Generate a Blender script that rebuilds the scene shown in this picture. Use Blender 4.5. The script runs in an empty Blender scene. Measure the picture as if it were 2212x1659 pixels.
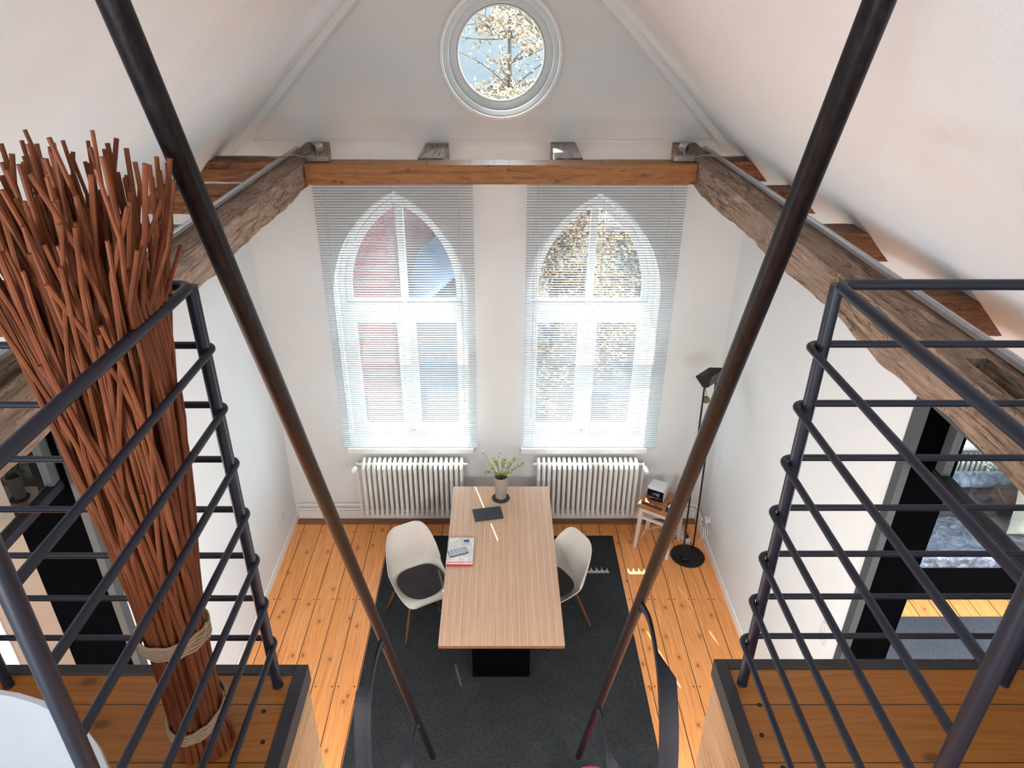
import bpy, bmesh, math, random
from mathutils import Vector, Matrix, noise
random.seed(7)
S = bpy.context.scene
COL = S.collection
PI = math.pi
# ------------------------------------------------------------------ camera
H = 4.85                       # eye height above the lower floor
PITCH = math.radians(28.2)
F = 1521.0                     # focal length in pixels of a 2212 px wide frame
cam_d = bpy.data.cameras.new('camera')
cam_d.sensor_width = 36.0
cam_d.lens = 36.0 * F / 2212.0
cam_d.shift_x = 27.0 / 2212.0
cam_d.clip_start = 0.05
cam = bpy.data.objects.new('camera', cam_d)
COL.objects.link(cam)
cam.location = (0, 0, H)
cam.rotation_euler = (math.radians(90) - PITCH, 0, 0)
S.camera = cam
# ------------------------------------------------------------------ light
S.view_settings.view_transform = 'Standard'
S.view_settings.look = 'None'
S.view_settings.gamma = 1.0
S.view_settings.exposure = 1.44
S.view_settings.use_curve_mapping = False
S.cycles.max_bounces = 10
S.cycles.diffuse_bounces = 5
S.cycles.glossy_bounces = 4
S.cycles.transparent_max_bounces = 24
S.cycles.sample_clamp_indirect = 6.0
W = bpy.data.worlds.new('sky')
S.world = W
W.use_nodes = True
wn = W.node_tree
bg = wn.nodes['Background']
bg.inputs['Color'].default_value = (0.80, 0.90, 1.0, 1)
bg.inputs['Strength'].default_value = 5.0
sun_d = bpy.data.lights.new('sun', 'SUN')
sun_d.energy = 9.0
sun_d.angle = math.radians(0.3)
sun_d.color = (1.0, 0.95, 0.86)
sun = bpy.data.objects.new('sun', sun_d)
COL.objects.link(sun)
sun.rotation_euler = Vector((0.284, -1.0, -1.33)).to_track_quat('-Z', 'Y').to_euler()
sun.location = (-3, 12, 16)
def area(name, loc, direction, sx, sy, energy, color=(1, 1, 1)):
    d = bpy.data.lights.new(name, 'AREA')
    d.shape = 'RECTANGLE'; d.size = sx; d.size_y = sy
    d.energy = energy; d.color = color
    o = bpy.data.objects.new(name, d)
    COL.objects.link(o)
    o.location = loc
    o.rotation_euler = Vector(direction).to_track_quat('-Z', 'Z').to_euler()
    return o
# added fills behind the camera: one for rear daylight, two washing the slopes
area('rear_gable_fill', (0, -3.1, 4.7), (0, 1, -0.12), 2.6, 1.7, 10, (0.92, 0.97, 1.0))
area('slope_fill_left', (-1.15, -1.3, 3.75), (-0.25, 0.4, 1), 0.9, 0.5, 46, (0.84, 0.94, 1.0))
area('slope_fill_right', (1.15, -1.3, 3.75), (0.25, 0.4, 1), 0.9, 0.5, 7, (0.84, 0.94, 1.0))
# added fill lights in both side rooms, shining in through the openings
area('side_room_fill_right', (6.7, 2.2, 1.7), (-1, 0.0, 0.22), 3.6, 2.6, 255, (0.88, 0.95, 1.0))
area('side_room_fill_left', (-6.3, 2.2, 1.7), (1, 0.0, 0.22), 3.6, 2.6, 180, (0.88, 0.95, 1.0))
# unseen fill lights added under the two loft platforms to brighten the boards
area('under_loft_fill_left', (-1.25, 0.75, 2.84), (0.12, 0.3, -1), 0.7, 0.7, 30, (1.0, 0.97, 0.93))
area('under_loft_fill_right', (1.3, 0.75, 2.84), (-0.1, 0.3, -1), 0.7, 0.7, 30, (1.0, 0.97, 0.93))

# ------------------------------------------------------------------ material helpers
class NT:
    def __init__(s, name, rough=0.6, metal=0.0, color=(0.8, 0.8, 0.8), spec=0.5):
        s.m = bpy.data.materials.new(name)
        s.m.use_nodes = True
        s.t = s.m.node_tree
        s.b = s.t.nodes['Principled BSDF']
        s.b.inputs['Roughness'].default_value = rough
        s.b.inputs['Metallic'].default_value = metal
        s.b.inputs['Base Color'].default_value = (*color, 1)
        s.b.inputs['Specular IOR Level'].default_value = spec
        s._c = None
    def n(s, typ, **kw):
        nd = s.t.nodes.new(typ)
        for k, v in kw.items(): setattr(nd, k, v)
        return nd
    def put(s, sock, v):
        if isinstance(v, bpy.types.NodeSocket): s.t.links.new(v, sock)
        elif v is not None:
            if isinstance(v, (tuple, list)) and len(v) == 3 and sock.type == 'RGBA': v = (*v, 1)
            sock.default_value = v
    def co(s):
        if s._c is None: s._c = s.n('ShaderNodeTexCoord').outputs['Object']
        return s._c
    def xyz(s, v=None):
        nd = s.n('ShaderNodeSeparateXYZ'); s.put(nd.inputs[0], v or s.co()); return nd.outputs
    def vec(s, x, y, z):
        nd = s.n('ShaderNodeCombineXYZ')
        for i, a in enumerate((x, y, z)): s.put(nd.inputs[i], a)
        return nd.outputs[0]
    def m2(s, op, a, b=None, c=None):
        nd = s.n('ShaderNodeMath', operation=op)
        s.put(nd.inputs[0], a)
        if b is not None: s.put(nd.inputs[1], b)
        if c is not None: s.put(nd.inputs[2], c)
        return nd.outputs[0]
    def noise(s, v, scale=5, detail=4, rough=0.55, dist=0.0):
        nd = s.n('ShaderNodeTexNoise')
        s.put(nd.inputs['Vector'], v); nd.inputs['Scale'].default_value = scale
        nd.inputs['Detail'].default_value = detail; nd.inputs['Roughness'].default_value = rough
        nd.inputs['Distortion'].default_value = dist
        return nd.outputs['Fac']
    def vor(s, v, scale=5, rnd=1.0, out='Distance', dims='3D'):
        nd = s.n('ShaderNodeTexVoronoi', voronoi_dimensions=dims)
        s.put(nd.inputs['Vector'], v); nd.inputs['Scale'].default_value = scale
        nd.inputs['Randomness'].default_value = rnd
        return nd.outputs[out]
    def white(s, v):
        nd = s.n('ShaderNodeTexWhiteNoise', noise_dimensions='1D'); s.put(nd.inputs['W'], v); return nd.outputs['Value']
    def ramp(s, f, stops):
        nd = s.n('ShaderNodeValToRGB'); s.put(nd.inputs[0], f)
        e = nd.color_ramp.elements
        while len(e) > 1: e.remove(e[-1])
        e[0].position = stops[0][0]; e[0].color = (*stops[0][1], 1)
        for p, c in stops[1:]:
            x = e.new(p); x.color = (*c, 1)
        return nd.outputs[0]
    def rng(s, v, a, b, c=0.0, d=1.0):
        nd = s.n('ShaderNodeMapRange'); s.put(nd.inputs[0], v)
        for i, x in enumerate((a, b, c, d)): s.put(nd.inputs[i + 1], x)
        return nd.outputs[0]
    def mix(s, f, a, b, typ='MIX'):
        nd = s.n('ShaderNodeMix', data_type='RGBA', blend_type=typ)
        s.put(nd.inputs[0], f); s.put(nd.inputs[6], a); s.put(nd.inputs[7], b)
        return nd.outputs[2]
    def color(s, v): s.put(s.b.inputs['Base Color'], v); return s
    def rough(s, v): s.put(s.b.inputs['Roughness'], v); return s
    def bump(s, h, strength=0.3, dist=0.01):
        nd = s.n('ShaderNodeBump'); s.put(nd.inputs['Height'], h)
        nd.inputs['Strength'].default_value = strength; nd.inputs['Distance'].default_value = dist
        s.t.links.new(nd.outputs[0], s.b.inputs['Normal']); return s

def plain(name, color, rough=0.5, metal=0.0, var=0.06, scale=30, bump=0.0, spec=0.5):
    t = NT(name, rough, metal, color, spec)
    f = t.noise(t.co(), scale, 3)
    lo = tuple(max(0, c * (1 - var)) for c in color); hi = tuple(min(1, c * (1 + var)) for c in color)
    t.color(t.ramp(f, [(0.3, lo), (0.7, hi)]))
    if bump: t.bump(f, bump, 0.004)
    return t.m

def board_mat(name, across, width, dark, mid, light, gap=0.0045, nails=None, knots=1.0, rough=0.32, shift=0.0, gapcol=(0.03, 0.012, 0.004), kscale=1.0):
    t = NT(name, rough)
    x = t.xyz()
    u = t.m2('ADD', x[across], shift); w = x[1 - across]
    r = t.m2('DIVIDE', u, width); idx = t.m2('FLOOR', r); rnd = t.white(idx)
    fr = t.m2('FRACT', r)
    off = t.m2('MULTIPLY', rnd, 37.0)
    wv = t.m2('ADD', w, off)
    warp = t.noise(t.vec(t.m2('MULTIPLY', u, 5.0), t.m2('MULTIPLY', wv, 1.3), off), 1.0, 2)
    uu = t.m2('ADD', u, t.m2('MULTIPLY', warp, 0.11))
    g = t.noise(t.vec(t.m2('MULTIPLY', uu, 95.0), t.m2('MULTIPLY', wv, 2.2), off), 1.0, 3, 0.6)
    g2 = t.noise(t.vec(t.m2('MULTIPLY', u, 3.0), t.m2('MULTIPLY', wv, 0.8), off), 1.5, 2)
    c = t.ramp(g, [(0.25, dark), (0.5, mid), (0.78, light)])
    c = t.mix(t.rng(g2, 0.3, 0.75, 0.0, 0.45), c, mid)
    c = t.mix(t.m2('MULTIPLY', rnd, 0.28), c, dark)
    if knots:
        kv = t.vec(t.m2('MULTIPLY', u, 1.35), t.m2('MULTIPLY', wv, 0.85), 0.0)
        k = t.vor(kv, 4.2 * kscale, dims='2D')
        kd = tuple(a * 0.22 for a in dark)
        c = t.mix(t.rng(k, 0.03 * knots, 0.075 * knots, 0.85, 0.0), c, kd)
        c = t.mix(t.rng(k, 0.06 * knots, 0.2 * knots, 0.35, 0.0), c, dark)
    if nails:
        per, n0 = nails
        q = t.m2('FRACT', t.m2('DIVIDE', t.m2('ADD', w, n0), per))
        dw = t.m2('MULTIPLY', t.m2('SUBTRACT', q, 0.5), per)
        du = t.m2('MULTIPLY', t.m2('SUBTRACT', t.m2('ABSOLUTE', t.m2('SUBTRACT', fr, 0.5)), 0.36), width)
        dd = t.m2('SQRT', t.m2('ADD', t.m2('MULTIPLY', dw, dw), t.m2('MULTIPLY', du, du)))
        c = t.mix(t.rng(dd, 0.006, 0.009, 0.9, 0.0), c, (0.03, 0.015, 0.008))
    e = t.m2('MULTIPLY', t.m2('SUBTRACT', 0.5, t.m2('ABSOLUTE', t.m2('SUBTRACT', fr, 0.5))), width)
    gm = t.rng(e, gap * 0.45, gap, 1.0, 0.0)
    c = t.mix(gm, c, gapcol)
    t.color(c)
    t.bump(t.m2('SUBTRACT', t.m2('MULTIPLY', g, 0.1), gm), 0.35, 0.004)
    return t.m

def beam_mat(name, along, cols, crack=0.8, sc=1.0, axis_mult=2.5):
    t = NT(name, 0.75)
    x = t.xyz()
    k = [16.0 * sc] * 3; k[along] = axis_mult * sc
    v = t.vec(*[t.m2('MULTIPLY', x[i], k[i]) for i in range(3)])
    a = t.noise(v, 1.6, 7, 0.65, 1.2)
    k2 = [60.0 * sc] * 3; k2[along] = 3.0 * sc
    v2 = t.vec(*[t.m2('MULTIPLY', x[i], k2[i]) for i in range(3)])
    b = t.noise(v2, 1.3, 4, 0.6, 0.6)
    c = t.ramp(a, [(0.28, cols[0]), (0.45, cols[1]), (0.6, cols[2]), (0.78, cols[3])])
    c = t.mix(t.rng(b, 0.34, 0.47, crack, 0.0), c, tuple(q * 0.22 for q in cols[0]))
    k3 = [9.0 * sc] * 3; k3[along] = 1.1 * sc
    v3 = t.vec(*[t.m2('MULTIPLY', x[i], k3[i]) for i in range(3)])
    lines = t.m2('ABSOLUTE', t.m2('SUBTRACT', t.noise(v3, 1.2, 5, 0.6, 0.5), 0.5))
    c = t.mix(t.rng(lines, 0.002, 0.010, crack, 0.0), c, tuple(q * 0.15 for q in cols[0]))
    holes = t.vor(t.co(), 30.0)
    c = t.mix(t.rng(holes, 0.10, 0.14, crack, 0.0), c, tuple(q * 0.15 for q in cols[0]))
    big = t.noise(t.co(), 2.2, 2)
    c = t.mix(t.rng(big, 0.45, 0.62, 0.0, 0.55), c, cols[4])
    t.color(c)
    t.bump(t.m2('ADD', a, b), 0.9, 0.018)
    return t.m

def glass_mat(name, tint=(1, 1, 1), refl=0.8):
    t = NT(name)
    out = t.t.nodes['Material Output']
    tr = t.n('ShaderNodeBsdfTransparent'); tr.inputs[0].default_value = (*tint, 1)
    gl = t.n('ShaderNodeBsdfGlossy'); gl.inputs['Roughness'].default_value = 0.0
    fr = t.n('ShaderNodeFresnel'); fr.inputs[0].default_value = 1.5
    mx = t.n('ShaderNodeMixShader')
    front = t.m2('SUBTRACT', 1.0, t.n('ShaderNodeNewGeometry').outputs['Backfacing'])
    t.put(mx.inputs[0], t.m2('MULTIPLY', t.m2('MULTIPLY', fr.outputs[0], refl), front))
    t.t.links.new(tr.outputs[0], mx.inputs[1]); t.t.links.new(gl.outputs[0], mx.inputs[2])
    t.t.links.new(mx.outputs[0], out.inputs[0])
    t.t.nodes.remove(t.b)
    return t.m

M = {}
def plaster(name, color, b=0.12):
    t = NT(name, 0.9, 0, color, 0.2)
    f = t.noise(t.co(), 3.0, 4); g = t.noise(t.co(), 90.0, 2)
    t.color(t.ramp(f, [(0.3, tuple(c * 0.965 for c in color)), (0.7, color)]))
    t.bump(t.m2('ADD', t.m2('MULTIPLY', f, 1.5), t.m2('MULTIPLY', g, 0.12)), b, 0.02)
    return t.m
M['plaster'] = plaster('white_plaster', (0.725, 0.755, 0.765))
M['slope'] = plaster('roof_plaster', (0.71, 0.745, 0.775), 0.35)
M['white_paint'] = plain('white_gloss_paint', (0.80, 0.80, 0.79), 0.35)
M['white_metal'] = plain('white_enamel', (0.82, 0.82, 0.80), 0.3)
M['floor'] = board_mat('varnished_pine_floor', 0, 0.183, (0.56, 0.19, 0.042), (0.88, 0.37, 0.115), (0.96, 0.54, 0.24), nails=(0.95, 0.41), knots=0.9, kscale=0.75, shift=0.05)
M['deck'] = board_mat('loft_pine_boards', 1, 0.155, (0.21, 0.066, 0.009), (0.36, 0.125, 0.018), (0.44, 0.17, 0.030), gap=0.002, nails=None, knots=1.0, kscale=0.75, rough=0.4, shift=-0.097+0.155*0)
M['oldbeam'] = beam_mat('old_oak_beam', 1, [(0.10, 0.055, 0.033), (0.25, 0.155, 0.10), (0.40, 0.27, 0.185), (0.58, 0.43, 0.32), (0.31, 0.225, 0.175)])
M['stub'] = beam_mat('old_stub_beam', 0, [(0.12, 0.05, 0.02), (0.27, 0.115, 0.05), (0.38, 0.18, 0.085), (0.5, 0.3, 0.16), (0.2, 0.12, 0.085)])
M['greystub'] = beam_mat('weathered_beam_end', 1, [(0.16, 0.12, 0.10), (0.30, 0.245, 0.22), (0.42, 0.37, 0.34), (0.55, 0.5, 0.47), (0.3, 0.26, 0.24)])
M['joist'] = beam_mat('pine_joist', 1, [(0.24, 0.115, 0.05), (0.42, 0.24, 0.11), (0.5, 0.3, 0.15), (0.6, 0.4, 0.22), (0.45, 0.26, 0.13)], 0.25, 0.6)

def pine_beam():
    t = NT('planed_pine_beam', 0.5)
    x = t.xyz()
    warp = t.noise(t.vec(t.m2('MULTIPLY', x[0], 1.6), t.m2('MULTIPLY', x[1], 5.0), t.m2('MULTIPLY', x[2], 5.0)), 1.0, 2)
    g = t.noise(t.vec(t.m2('MULTIPLY', x[0], 0.9), t.m2('ADD', t.m2('MULTIPLY', x[1], 26.0), t.m2('MULTIPLY', warp, 9.0)), t.m2('ADD', t.m2('MULTIPLY', x[2], 40.0), t.m2('MULTIPLY', warp, 9.0))), 1.4, 3)
    c = t.ramp(g, [(0.25, (0.16, 0.060, 0.014)), (0.5, (0.28, 0.115, 0.028)), (0.75, (0.36, 0.165, 0.045))])
    k = t.vor(t.vec(t.m2('MULTIPLY', x[0], 1.0), t.m2('MULTIPLY', t.m2('ADD', x[2], x[1]), 1.7), 0.0), 3.4, dims='2D')
    c = t.mix(t.rng(k, 0.04, 0.06, 0.9, 0.0), c, (0.06, 0.025, 0.012))
    c = t.mix(t.rng(k, 0.05, 0.14, 0.4, 0.0), c, (0.16, 0.06, 0.014))
    cr = t.noise(t.vec(t.m2('MULTIPLY', x[0], 1.1), 0.0, t.m2('MULTIPLY', x[2], 14.0)), 1.0, 3)
    c = t.mix(t.rng(t.m2('ABSOLUTE', t.m2('SUBTRACT', cr, 0.5)), 0.0, 0.006, 0.7, 0.0), c, (0.04, 0.015, 0.006))
    t.color(c); t.bump(g, 0.2, 0.004)
    return t.m
M['pinebeam'] = pine_beam()

def table_mat():
    t = NT('striped_veneer', 0.42)
    x = t.xyz()
    r = t.m2('DIVIDE', t.m2('ADD', x[0], 0.005), 0.0557)
    fr = t.m2('FRACT', r); idx = t.m2('FLOOR', r); rnd = t.white(idx)
    g = t.noise(t.vec(t.m2('MULTIPLY', x[0], 150.0), t.m2('MULTIPLY', x[1], 2.6), t.m2('MULTIPLY', rnd, 20.0)), 1.0, 4, 0.65)
    c = t.ramp(g, [(0.22, (0.26, 0.13, 0.075)), (0.42, (0.52, 0.315, 0.20)), (0.8, (0.62, 0.41, 0.285))])
    c = t.mix(t.m2('MULTIPLY', rnd, 0.22), c, (0.40, 0.22, 0.13))
    e = t.m2('MULTIPLY', t.m2('ABSOLUTE', t.m2('SUBTRACT', fr, 0.5)), 0.0557)
    c = t.mix(t.rng(e, 0.0008, 0.0016, 0.85, 0.0), c, (0.80, 0.62, 0.44))
    t.color(c); return t.m
M['table'] = table_mat()
M['table_edge'] = plain('walnut_edge', (0.22, 0.10, 0.045), 0.5, var=0.2, scale=60)

def rug_mat(name, a, b):
    t = NT(name, 1.0, 0, a, 0.1)
    f = t.noise(t.co(), 170.0, 3, 0.75); g = t.noise(t.co(), 3.0, 3)
    c = t.ramp(f, [(0.36, a), (0.66, b)])
    c = t.mix(t.rng(g, 0.35, 0.7, 0.0, 0.3), c, a)
    t.color(c); t.bump(f, 0.6, 0.006)
    return t.m
M['rug'] = rug_mat('charcoal_felt_rug', (0.010, 0.011, 0.012), (0.060, 0.066, 0.072))
M['rug2'] = rug_mat('blue_grey_carpet', (0.035, 0.037, 0.048), (0.10, 0.105, 0.125))
M['black_slab'] = plain('black_board', (0.0025, 0.0025, 0.003), 1.0, spec=0.0)
M['shell'] = plain('pale_grey_plastic', (0.63, 0.61, 0.56), 0.4, var=0.02)
M['white_shell'] = plain('white_plastic', (0.60, 0.60, 0.63), 0.3, var=0.02)
M['cushion'] = plain('charcoal_felt', (0.030, 0.026, 0.030), 0.95, var=0.3, scale=200, bump=0.3)
M['leg_wood'] = plain('stained_maple', (0.10, 0.038, 0.018), 0.45, var=0.25, scale=25)
M['black_metal'] = plain('black_metal', (0.012, 0.012, 0.013), 0.4, 0.3)
M['dark_metal'] = plain('dark_grey_steel', (0.012, 0.013, 0.019), 0.6, 0.0, spec=0.2)
M['navy'] = plain('navy_lacquered_steel', (0.005, 0.0075, 0.019), 0.45, 0.0, var=0.12, scale=8)
M['steel_edge'] = plain('grey_steel_edge', (0.022, 0.023, 0.026), 0.5, 0.0, var=0.15, scale=10)
M['steel_frame'] = plain('grey_frame', (0.055, 0.064, 0.068), 0.6, 0.0, spec=0.3)
M['alu'] = plain('aluminium', (0.55, 0.56, 0.57), 0.35, 0.7)
M['grey_alu'] = plain('brushed_metal', (0.33, 0.31, 0.30), 0.42, 0.6)
M['glass'] = glass_mat('window_glass', (0.97, 0.99, 0.985), 0.25)
M['glass_side'] = glass_mat('transom_glass', (0.84, 0.88, 0.88), 2.0)
M['blind'] = plain('white_blind_slats', (0.55, 0.585, 0.60), 0.4, var=0.02)
M['black_lining'] = plain('black_lining', (0.002, 0.002, 0.0025), 1.0, spec=0.0)
M['cord'] = plain('blind_cord', (0.55, 0.57, 0.57), 0.8)

def rail_mat():
    t = NT('dark_stained_handrail', 0.42, spec=0.22)
    x = t.xyz()
    g = t.noise(t.vec(t.m2('MULTIPLY', x[0], 110.0), t.m2('MULTIPLY', x[1], 110.0), t.m2('MULTIPLY', x[2], 5.0)), 1.0, 4)
    t.color(t.ramp(g, [(0.35, (0.003, 0.002, 0.0028)), (0.55, (0.0075, 0.0048, 0.006)), (0.75, (0.018, 0.012, 0.014))]))
    t.bump(g, 0.2, 0.003)
    return t.m
M['handrail'] = rail_mat()

def willow():
    t = NT('peeled_willow', 0.6, spec=0.25)
    oi = t.n('ShaderNodeObjectInfo').outputs['Random']
    x = t.xyz()
    g = t.noise(t.vec(t.m2('MULTIPLY', x[0], 60.0), t.m2('MULTIPLY', x[1], 60.0), t.m2('MULTIPLY', x[2], 6.0)), 1.0, 3)
    c = t.ramp(g, [(0.3, (0.09, 0.022, 0.007)), (0.5, (0.165, 0.042, 0.013)), (0.75, (0.24, 0.073, 0.025))])
    c = t.mix(t.m2('MULTIPLY', oi, 0.5), c, (0.10, 0.026, 0.009))
    t.color(c); t.bump(g, 0.2, 0.003); return t.m
M['willow'] = willow()
M['twine'] = plain('jute_twine', (0.30, 0.19, 0.12), 0.9, var=0.3, scale=200)

# ------------------------------------------------------------------ mesh helpers
def cat_rom(pts, n):
    P = [Vector(p) for p in pts]
    P = [P[0] * 2 - P[1]] + P + [P[-1] * 2 - P[-2]]
    out = []
    for i in range(1, len(P) - 2):
        for k in range(n):
            t = k / n
            a, b, c, d = P[i - 1], P[i], P[i + 1], P[i + 2]
            out.append(0.5 * ((2 * b) + (c - a) * t + (2 * a - 5 * b + 4 * c - d) * t * t + (3 * b - a - 3 * c + d) * t ** 3))
    out.append(P[-2].copy())
    return out

class MB:
    def __init__(s): s.v = []; s.f = []
    def add(s, vs, fs, mat=None):
        o = len(s.v)
        s.v += [tuple(mat @ Vector(v)) if mat else tuple(v) for v in vs]
        s.f += [tuple(i + o for i in f) for f in fs]
        return s
    def box(s, a, b, mat=None):
        x0, y0, z0 = a; x1, y1, z1 = b
        return s.add([(x0, y0, z0), (x1, y0, z0), (x1, y1, z0), (x0, y1, z0), (x0, y0, z1), (x1, y0, z1), (x1, y1, z1), (x0, y1, z1)],
                     [(0, 3, 2, 1), (4, 5, 6, 7), (0, 1, 5, 4), (1, 2, 6, 5), (2, 3, 7, 6), (3, 0, 4, 7)], mat)
    def tube(s, pts, r, n=10, closed=False):
        P = [Vector(p) for p in pts]
        R = r if isinstance(r, (list, tuple)) else [r] * len(P)
        vs, fs = [], []
        up = None
        for i, p in enumerate(P):
            if closed: d = P[(i + 1) % len(P)] - P[i - 1]
            else: d = P[min(i + 1, len(P) - 1)] - P[max(i - 1, 0)]
            d.normalize()
            if up is None:
                up = Vector((0, 0, 1)) if abs(d.z) < 0.9 else Vector((0, 1, 0))
            a = d.cross(up); a.normalize(); b = a.cross(d); up = b
            for k in range(n):
                t = 2 * PI * k / n
                vs.append(p + (a * math.cos(t) + b * math.sin(t)) * R[i])
        m = len(P)
        for i in range(m if closed else m - 1):
            j = (i + 1) % m
            for k in range(n):
                l = (k + 1) % n
                fs.append((i * n + k, i * n + l, j * n + l, j * n + k))
        if not closed:
            fs.append(tuple(range(n - 1, -1, -1))); fs.append(tuple((m - 1) * n + k for k in range(n)))
        return s.add(vs, fs)
    def lathe(s, prof, n=24, mat=None, cx=0, cy=0):
        vs, fs = [], []
        for r, z in prof:
            for k in range(n):
                t = 2 * PI * k / n
                vs.append((cx + r * math.cos(t), cy + r * math.sin(t), z))
        for i in range(len(prof) - 1):
            for k in range(n):
                l = (k + 1) % n
                fs.append((i * n + k, i * n + l, (i + 1) * n + l, (i + 1) * n + k))
        if prof[0][0] > 1e-5: fs.append(tuple(range(n - 1, -1, -1)))
        if prof[-1][0] > 1e-5: fs.append(tuple((len(prof) - 1) * n + k for k in range(n)))
        return s.add(vs, fs, mat)
    def prism(s, poly, d0, d1, axes='xz'):
        """extrude a 2-D outline (axes) along the third axis from d0 to d1"""
        n = len(poly)
        def P(a, b, d):
            return {'xz': (a, d, b), 'yz': (d, a, b), 'xy': (a, b, d)}[axes]
        vs = [P(a, b, d0) for a, b in poly] + [P(a, b, d1) for a, b in poly]
        fs = [tuple(range(n)), tuple(range(2 * n - 1, n - 1, -1))]
        fs += [(i, n + i, n + (i + 1) % n, (i + 1) % n) for i in range(n)]
        return s.add(vs, fs)
    def build(s, name, mat, parent=None, smooth=False, bevel=0.0, seg=2, subd=0, solid=0.0):
        me = bpy.data.meshes.new(name)
        off = Vector((0, 0, 0))
        p = parent
        while p is not None:
            off += p.location; p = p.parent
        me.from_pydata([tuple(Vector(v) - off) for v in s.v], [], s.f)
        me.validate()
        bm = bmesh.new(); bm.from_mesh(me)
        bmesh.ops.recalc_face_normals(bm, faces=bm.faces)
        bm.to_mesh(me); bm.free()
        me.materials.append(mat)
        o = bpy.data.objects.new(name, me)
        COL.objects.link(o)
        if parent is not None: o.parent = parent
        if solid:
            q = o.modifiers.new('solid', 'SOLIDIFY'); q.thickness = solid; q.offset = 0
        if bevel:
            q = o.modifiers.new('bevel', 'BEVEL'); q.width = bevel; q.segments = seg; q.limit_method = 'ANGLE'; q.angle_limit = math.radians(40)
        if subd:
            q = o.modifiers.new('sub', 'SUBSURF'); q.levels = subd; q.render_levels = subd
        if smooth or bevel:
            for f in me.polygons: f.use_smooth = True
            if not subd:
                me.set_sharp_from_angle(angle=math.radians(38))
        return o

def tag(o, label=None, cat=None, group=None, kind=None):
    if label: o['label'] = label
    if cat: o['category'] = cat
    if group: o['group'] = group
    if kind: o['kind'] = kind
    return o
def empty(name, loc=(0, 0, 0), label=None, cat=None, group=None, kind=None):
    o = bpy.data.objects.new(name, None)
    COL.objects.link(o); o.location = loc; o.empty_display_size = 0.1
    return tag(o, label, cat, group, kind)
def struct(o, label=None): o['kind'] = 'structure'; (label and tag(o, label)); return o
def copy_tree(o, parent=None):
    c = o.copy(); COL.objects.link(c)
    if parent is not None: c.parent = parent
    for ch in list(o.children):
        copy_tree(ch, c)
    return c

def shape(polys, thick, mat, name, place, parent=None, bevel=0.0):
    """flat outline with holes (first polygon is the outline), given thickness; place maps (a, b, d) to a point"""
    cu = bpy.data.curves.new('outline', 'CURVE'); cu.dimensions = '2D'; cu.fill_mode = 'BOTH'; cu.extrude = thick / 2
    for pl in polys:
        sp = cu.splines.new('POLY'); sp.points.add(len(pl) - 1); sp.use_cyclic_u = True
        for i, (a, b) in enumerate(pl): sp.points[i].co = (a, b, 0, 1)
    tmp = bpy.data.objects.new('outline', cu); COL.objects.link(tmp)
    dg = bpy.context.evaluated_depsgraph_get()
    me = bpy.data.meshes.new_from_object(tmp.evaluated_get(dg))
    bpy.data.objects.remove(tmp); bpy.data.curves.remove(cu)
    mb = MB()
    mb.v = [place(v.co.x, v.co.y, v.co.z) for v in me.vertices]
    mb.f = [tuple(p.vertices) for p in me.polygons]
    bpy.data.meshes.remove(me)
    # weld
    o = mb.build(name, mat, parent)
    bm = bmesh.new(); bm.from_mesh(o.data)
    bmesh.ops.remove_doubles(bm, verts=bm.verts, dist=1e-5)
    bmesh.ops.recalc_face_normals(bm, faces=bm.faces)
    bm.to_mesh(o.data); bm.free()
    if bevel:
        q = o.modifiers.new('bevel', 'BEVEL'); q.width = bevel; q.segments = 2; q.limit_method = 'ANGLE'
    return o

def gothic(cx, w, z0, zs, h, n=18):
    R = (w * w + h * h) / (2 * w)
    a1 = math.asin(h / R)
    pts = [(cx - w, z0), (cx + w, z0)]
    for i in range(n + 1):
        a = a1 * i / n
        pts.append((cx - (R - w) + R * math.cos(a), zs + R * math.sin(a)))
    for i in range(n - 1, -1, -1):
        a = a1 * i / n
        pts.append((cx + (R - w) - R * math.cos(a), zs + R * math.sin(a)))
    return pts
def circle(cx, cy, r, n=64): return [(cx + r * math.cos(2 * PI * i / n), cy + r * math.sin(2 * PI * i / n)) for i in range(n)]
def rect(a0, b0, a1, b1): return [(a0, b0), (a1, b0), (a1, b1), (a0, b1)]

# ================================================================== STRUCTURE
YW = 5.99                                  # room face of the gable wall
XL, XR = -2.17, 2.11                       # side wall faces
RX, RZ, SL = -0.14, H + 1.02, 1.02         # ridge and roof slope
def slope_z(x): return RZ - SL * abs(x - RX)

struct(MB().box((-6.5, -3.3, -0.12), (7.0, 6.4, 0.0)).build('floor', M['floor']))
GT = 0.36
outer = [(-6.5, -4.2), (7.0, -4.2), (7.0, 3.2), (2.6, 3.2), (2.6, slope_z(2.6) + 0.1), (RX, RZ + 0.12), (-2.9, slope_z(-2.9) + 0.1), (-2.9, 3.2), (-6.5, 3.2)]
WIN = [(-0.895, 0.605, 0.93, 2.49, 0.99), (0.85, 0.605, 0.93, 2.49, 0.975)]
holes = [gothic(*w) for w in WIN] + [circle(0.012, 4.52, 0.455)] + [rect(4.35, 0.98, 5.45, 2.9)]
struct(shape([outer] + holes, GT, M['plaster'], 'wall_gable', lambda a, b, d: (a, YW + GT / 2 + d, b)))
# side walls with tall openings
def side_wall(name, x0, x1, yo, ztop):
    pl = [(-3.3, 0), (0.45, 0), (0.45, ztop), (yo, ztop), (yo, 0), (YW, 0), (YW, slope_z(x0) + 0.02), (-3.3, slope_z(x0) + 0.02)]
    return struct(MB().prism(pl, x0, x1, 'yz').build(name, M['plaster']))
side_wall('wall_right', XR, XR + 0.27, 3.06, 3.167)
side_wall('wall_left', XL, XL - 0.38, 2.97, 3.167)
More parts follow.
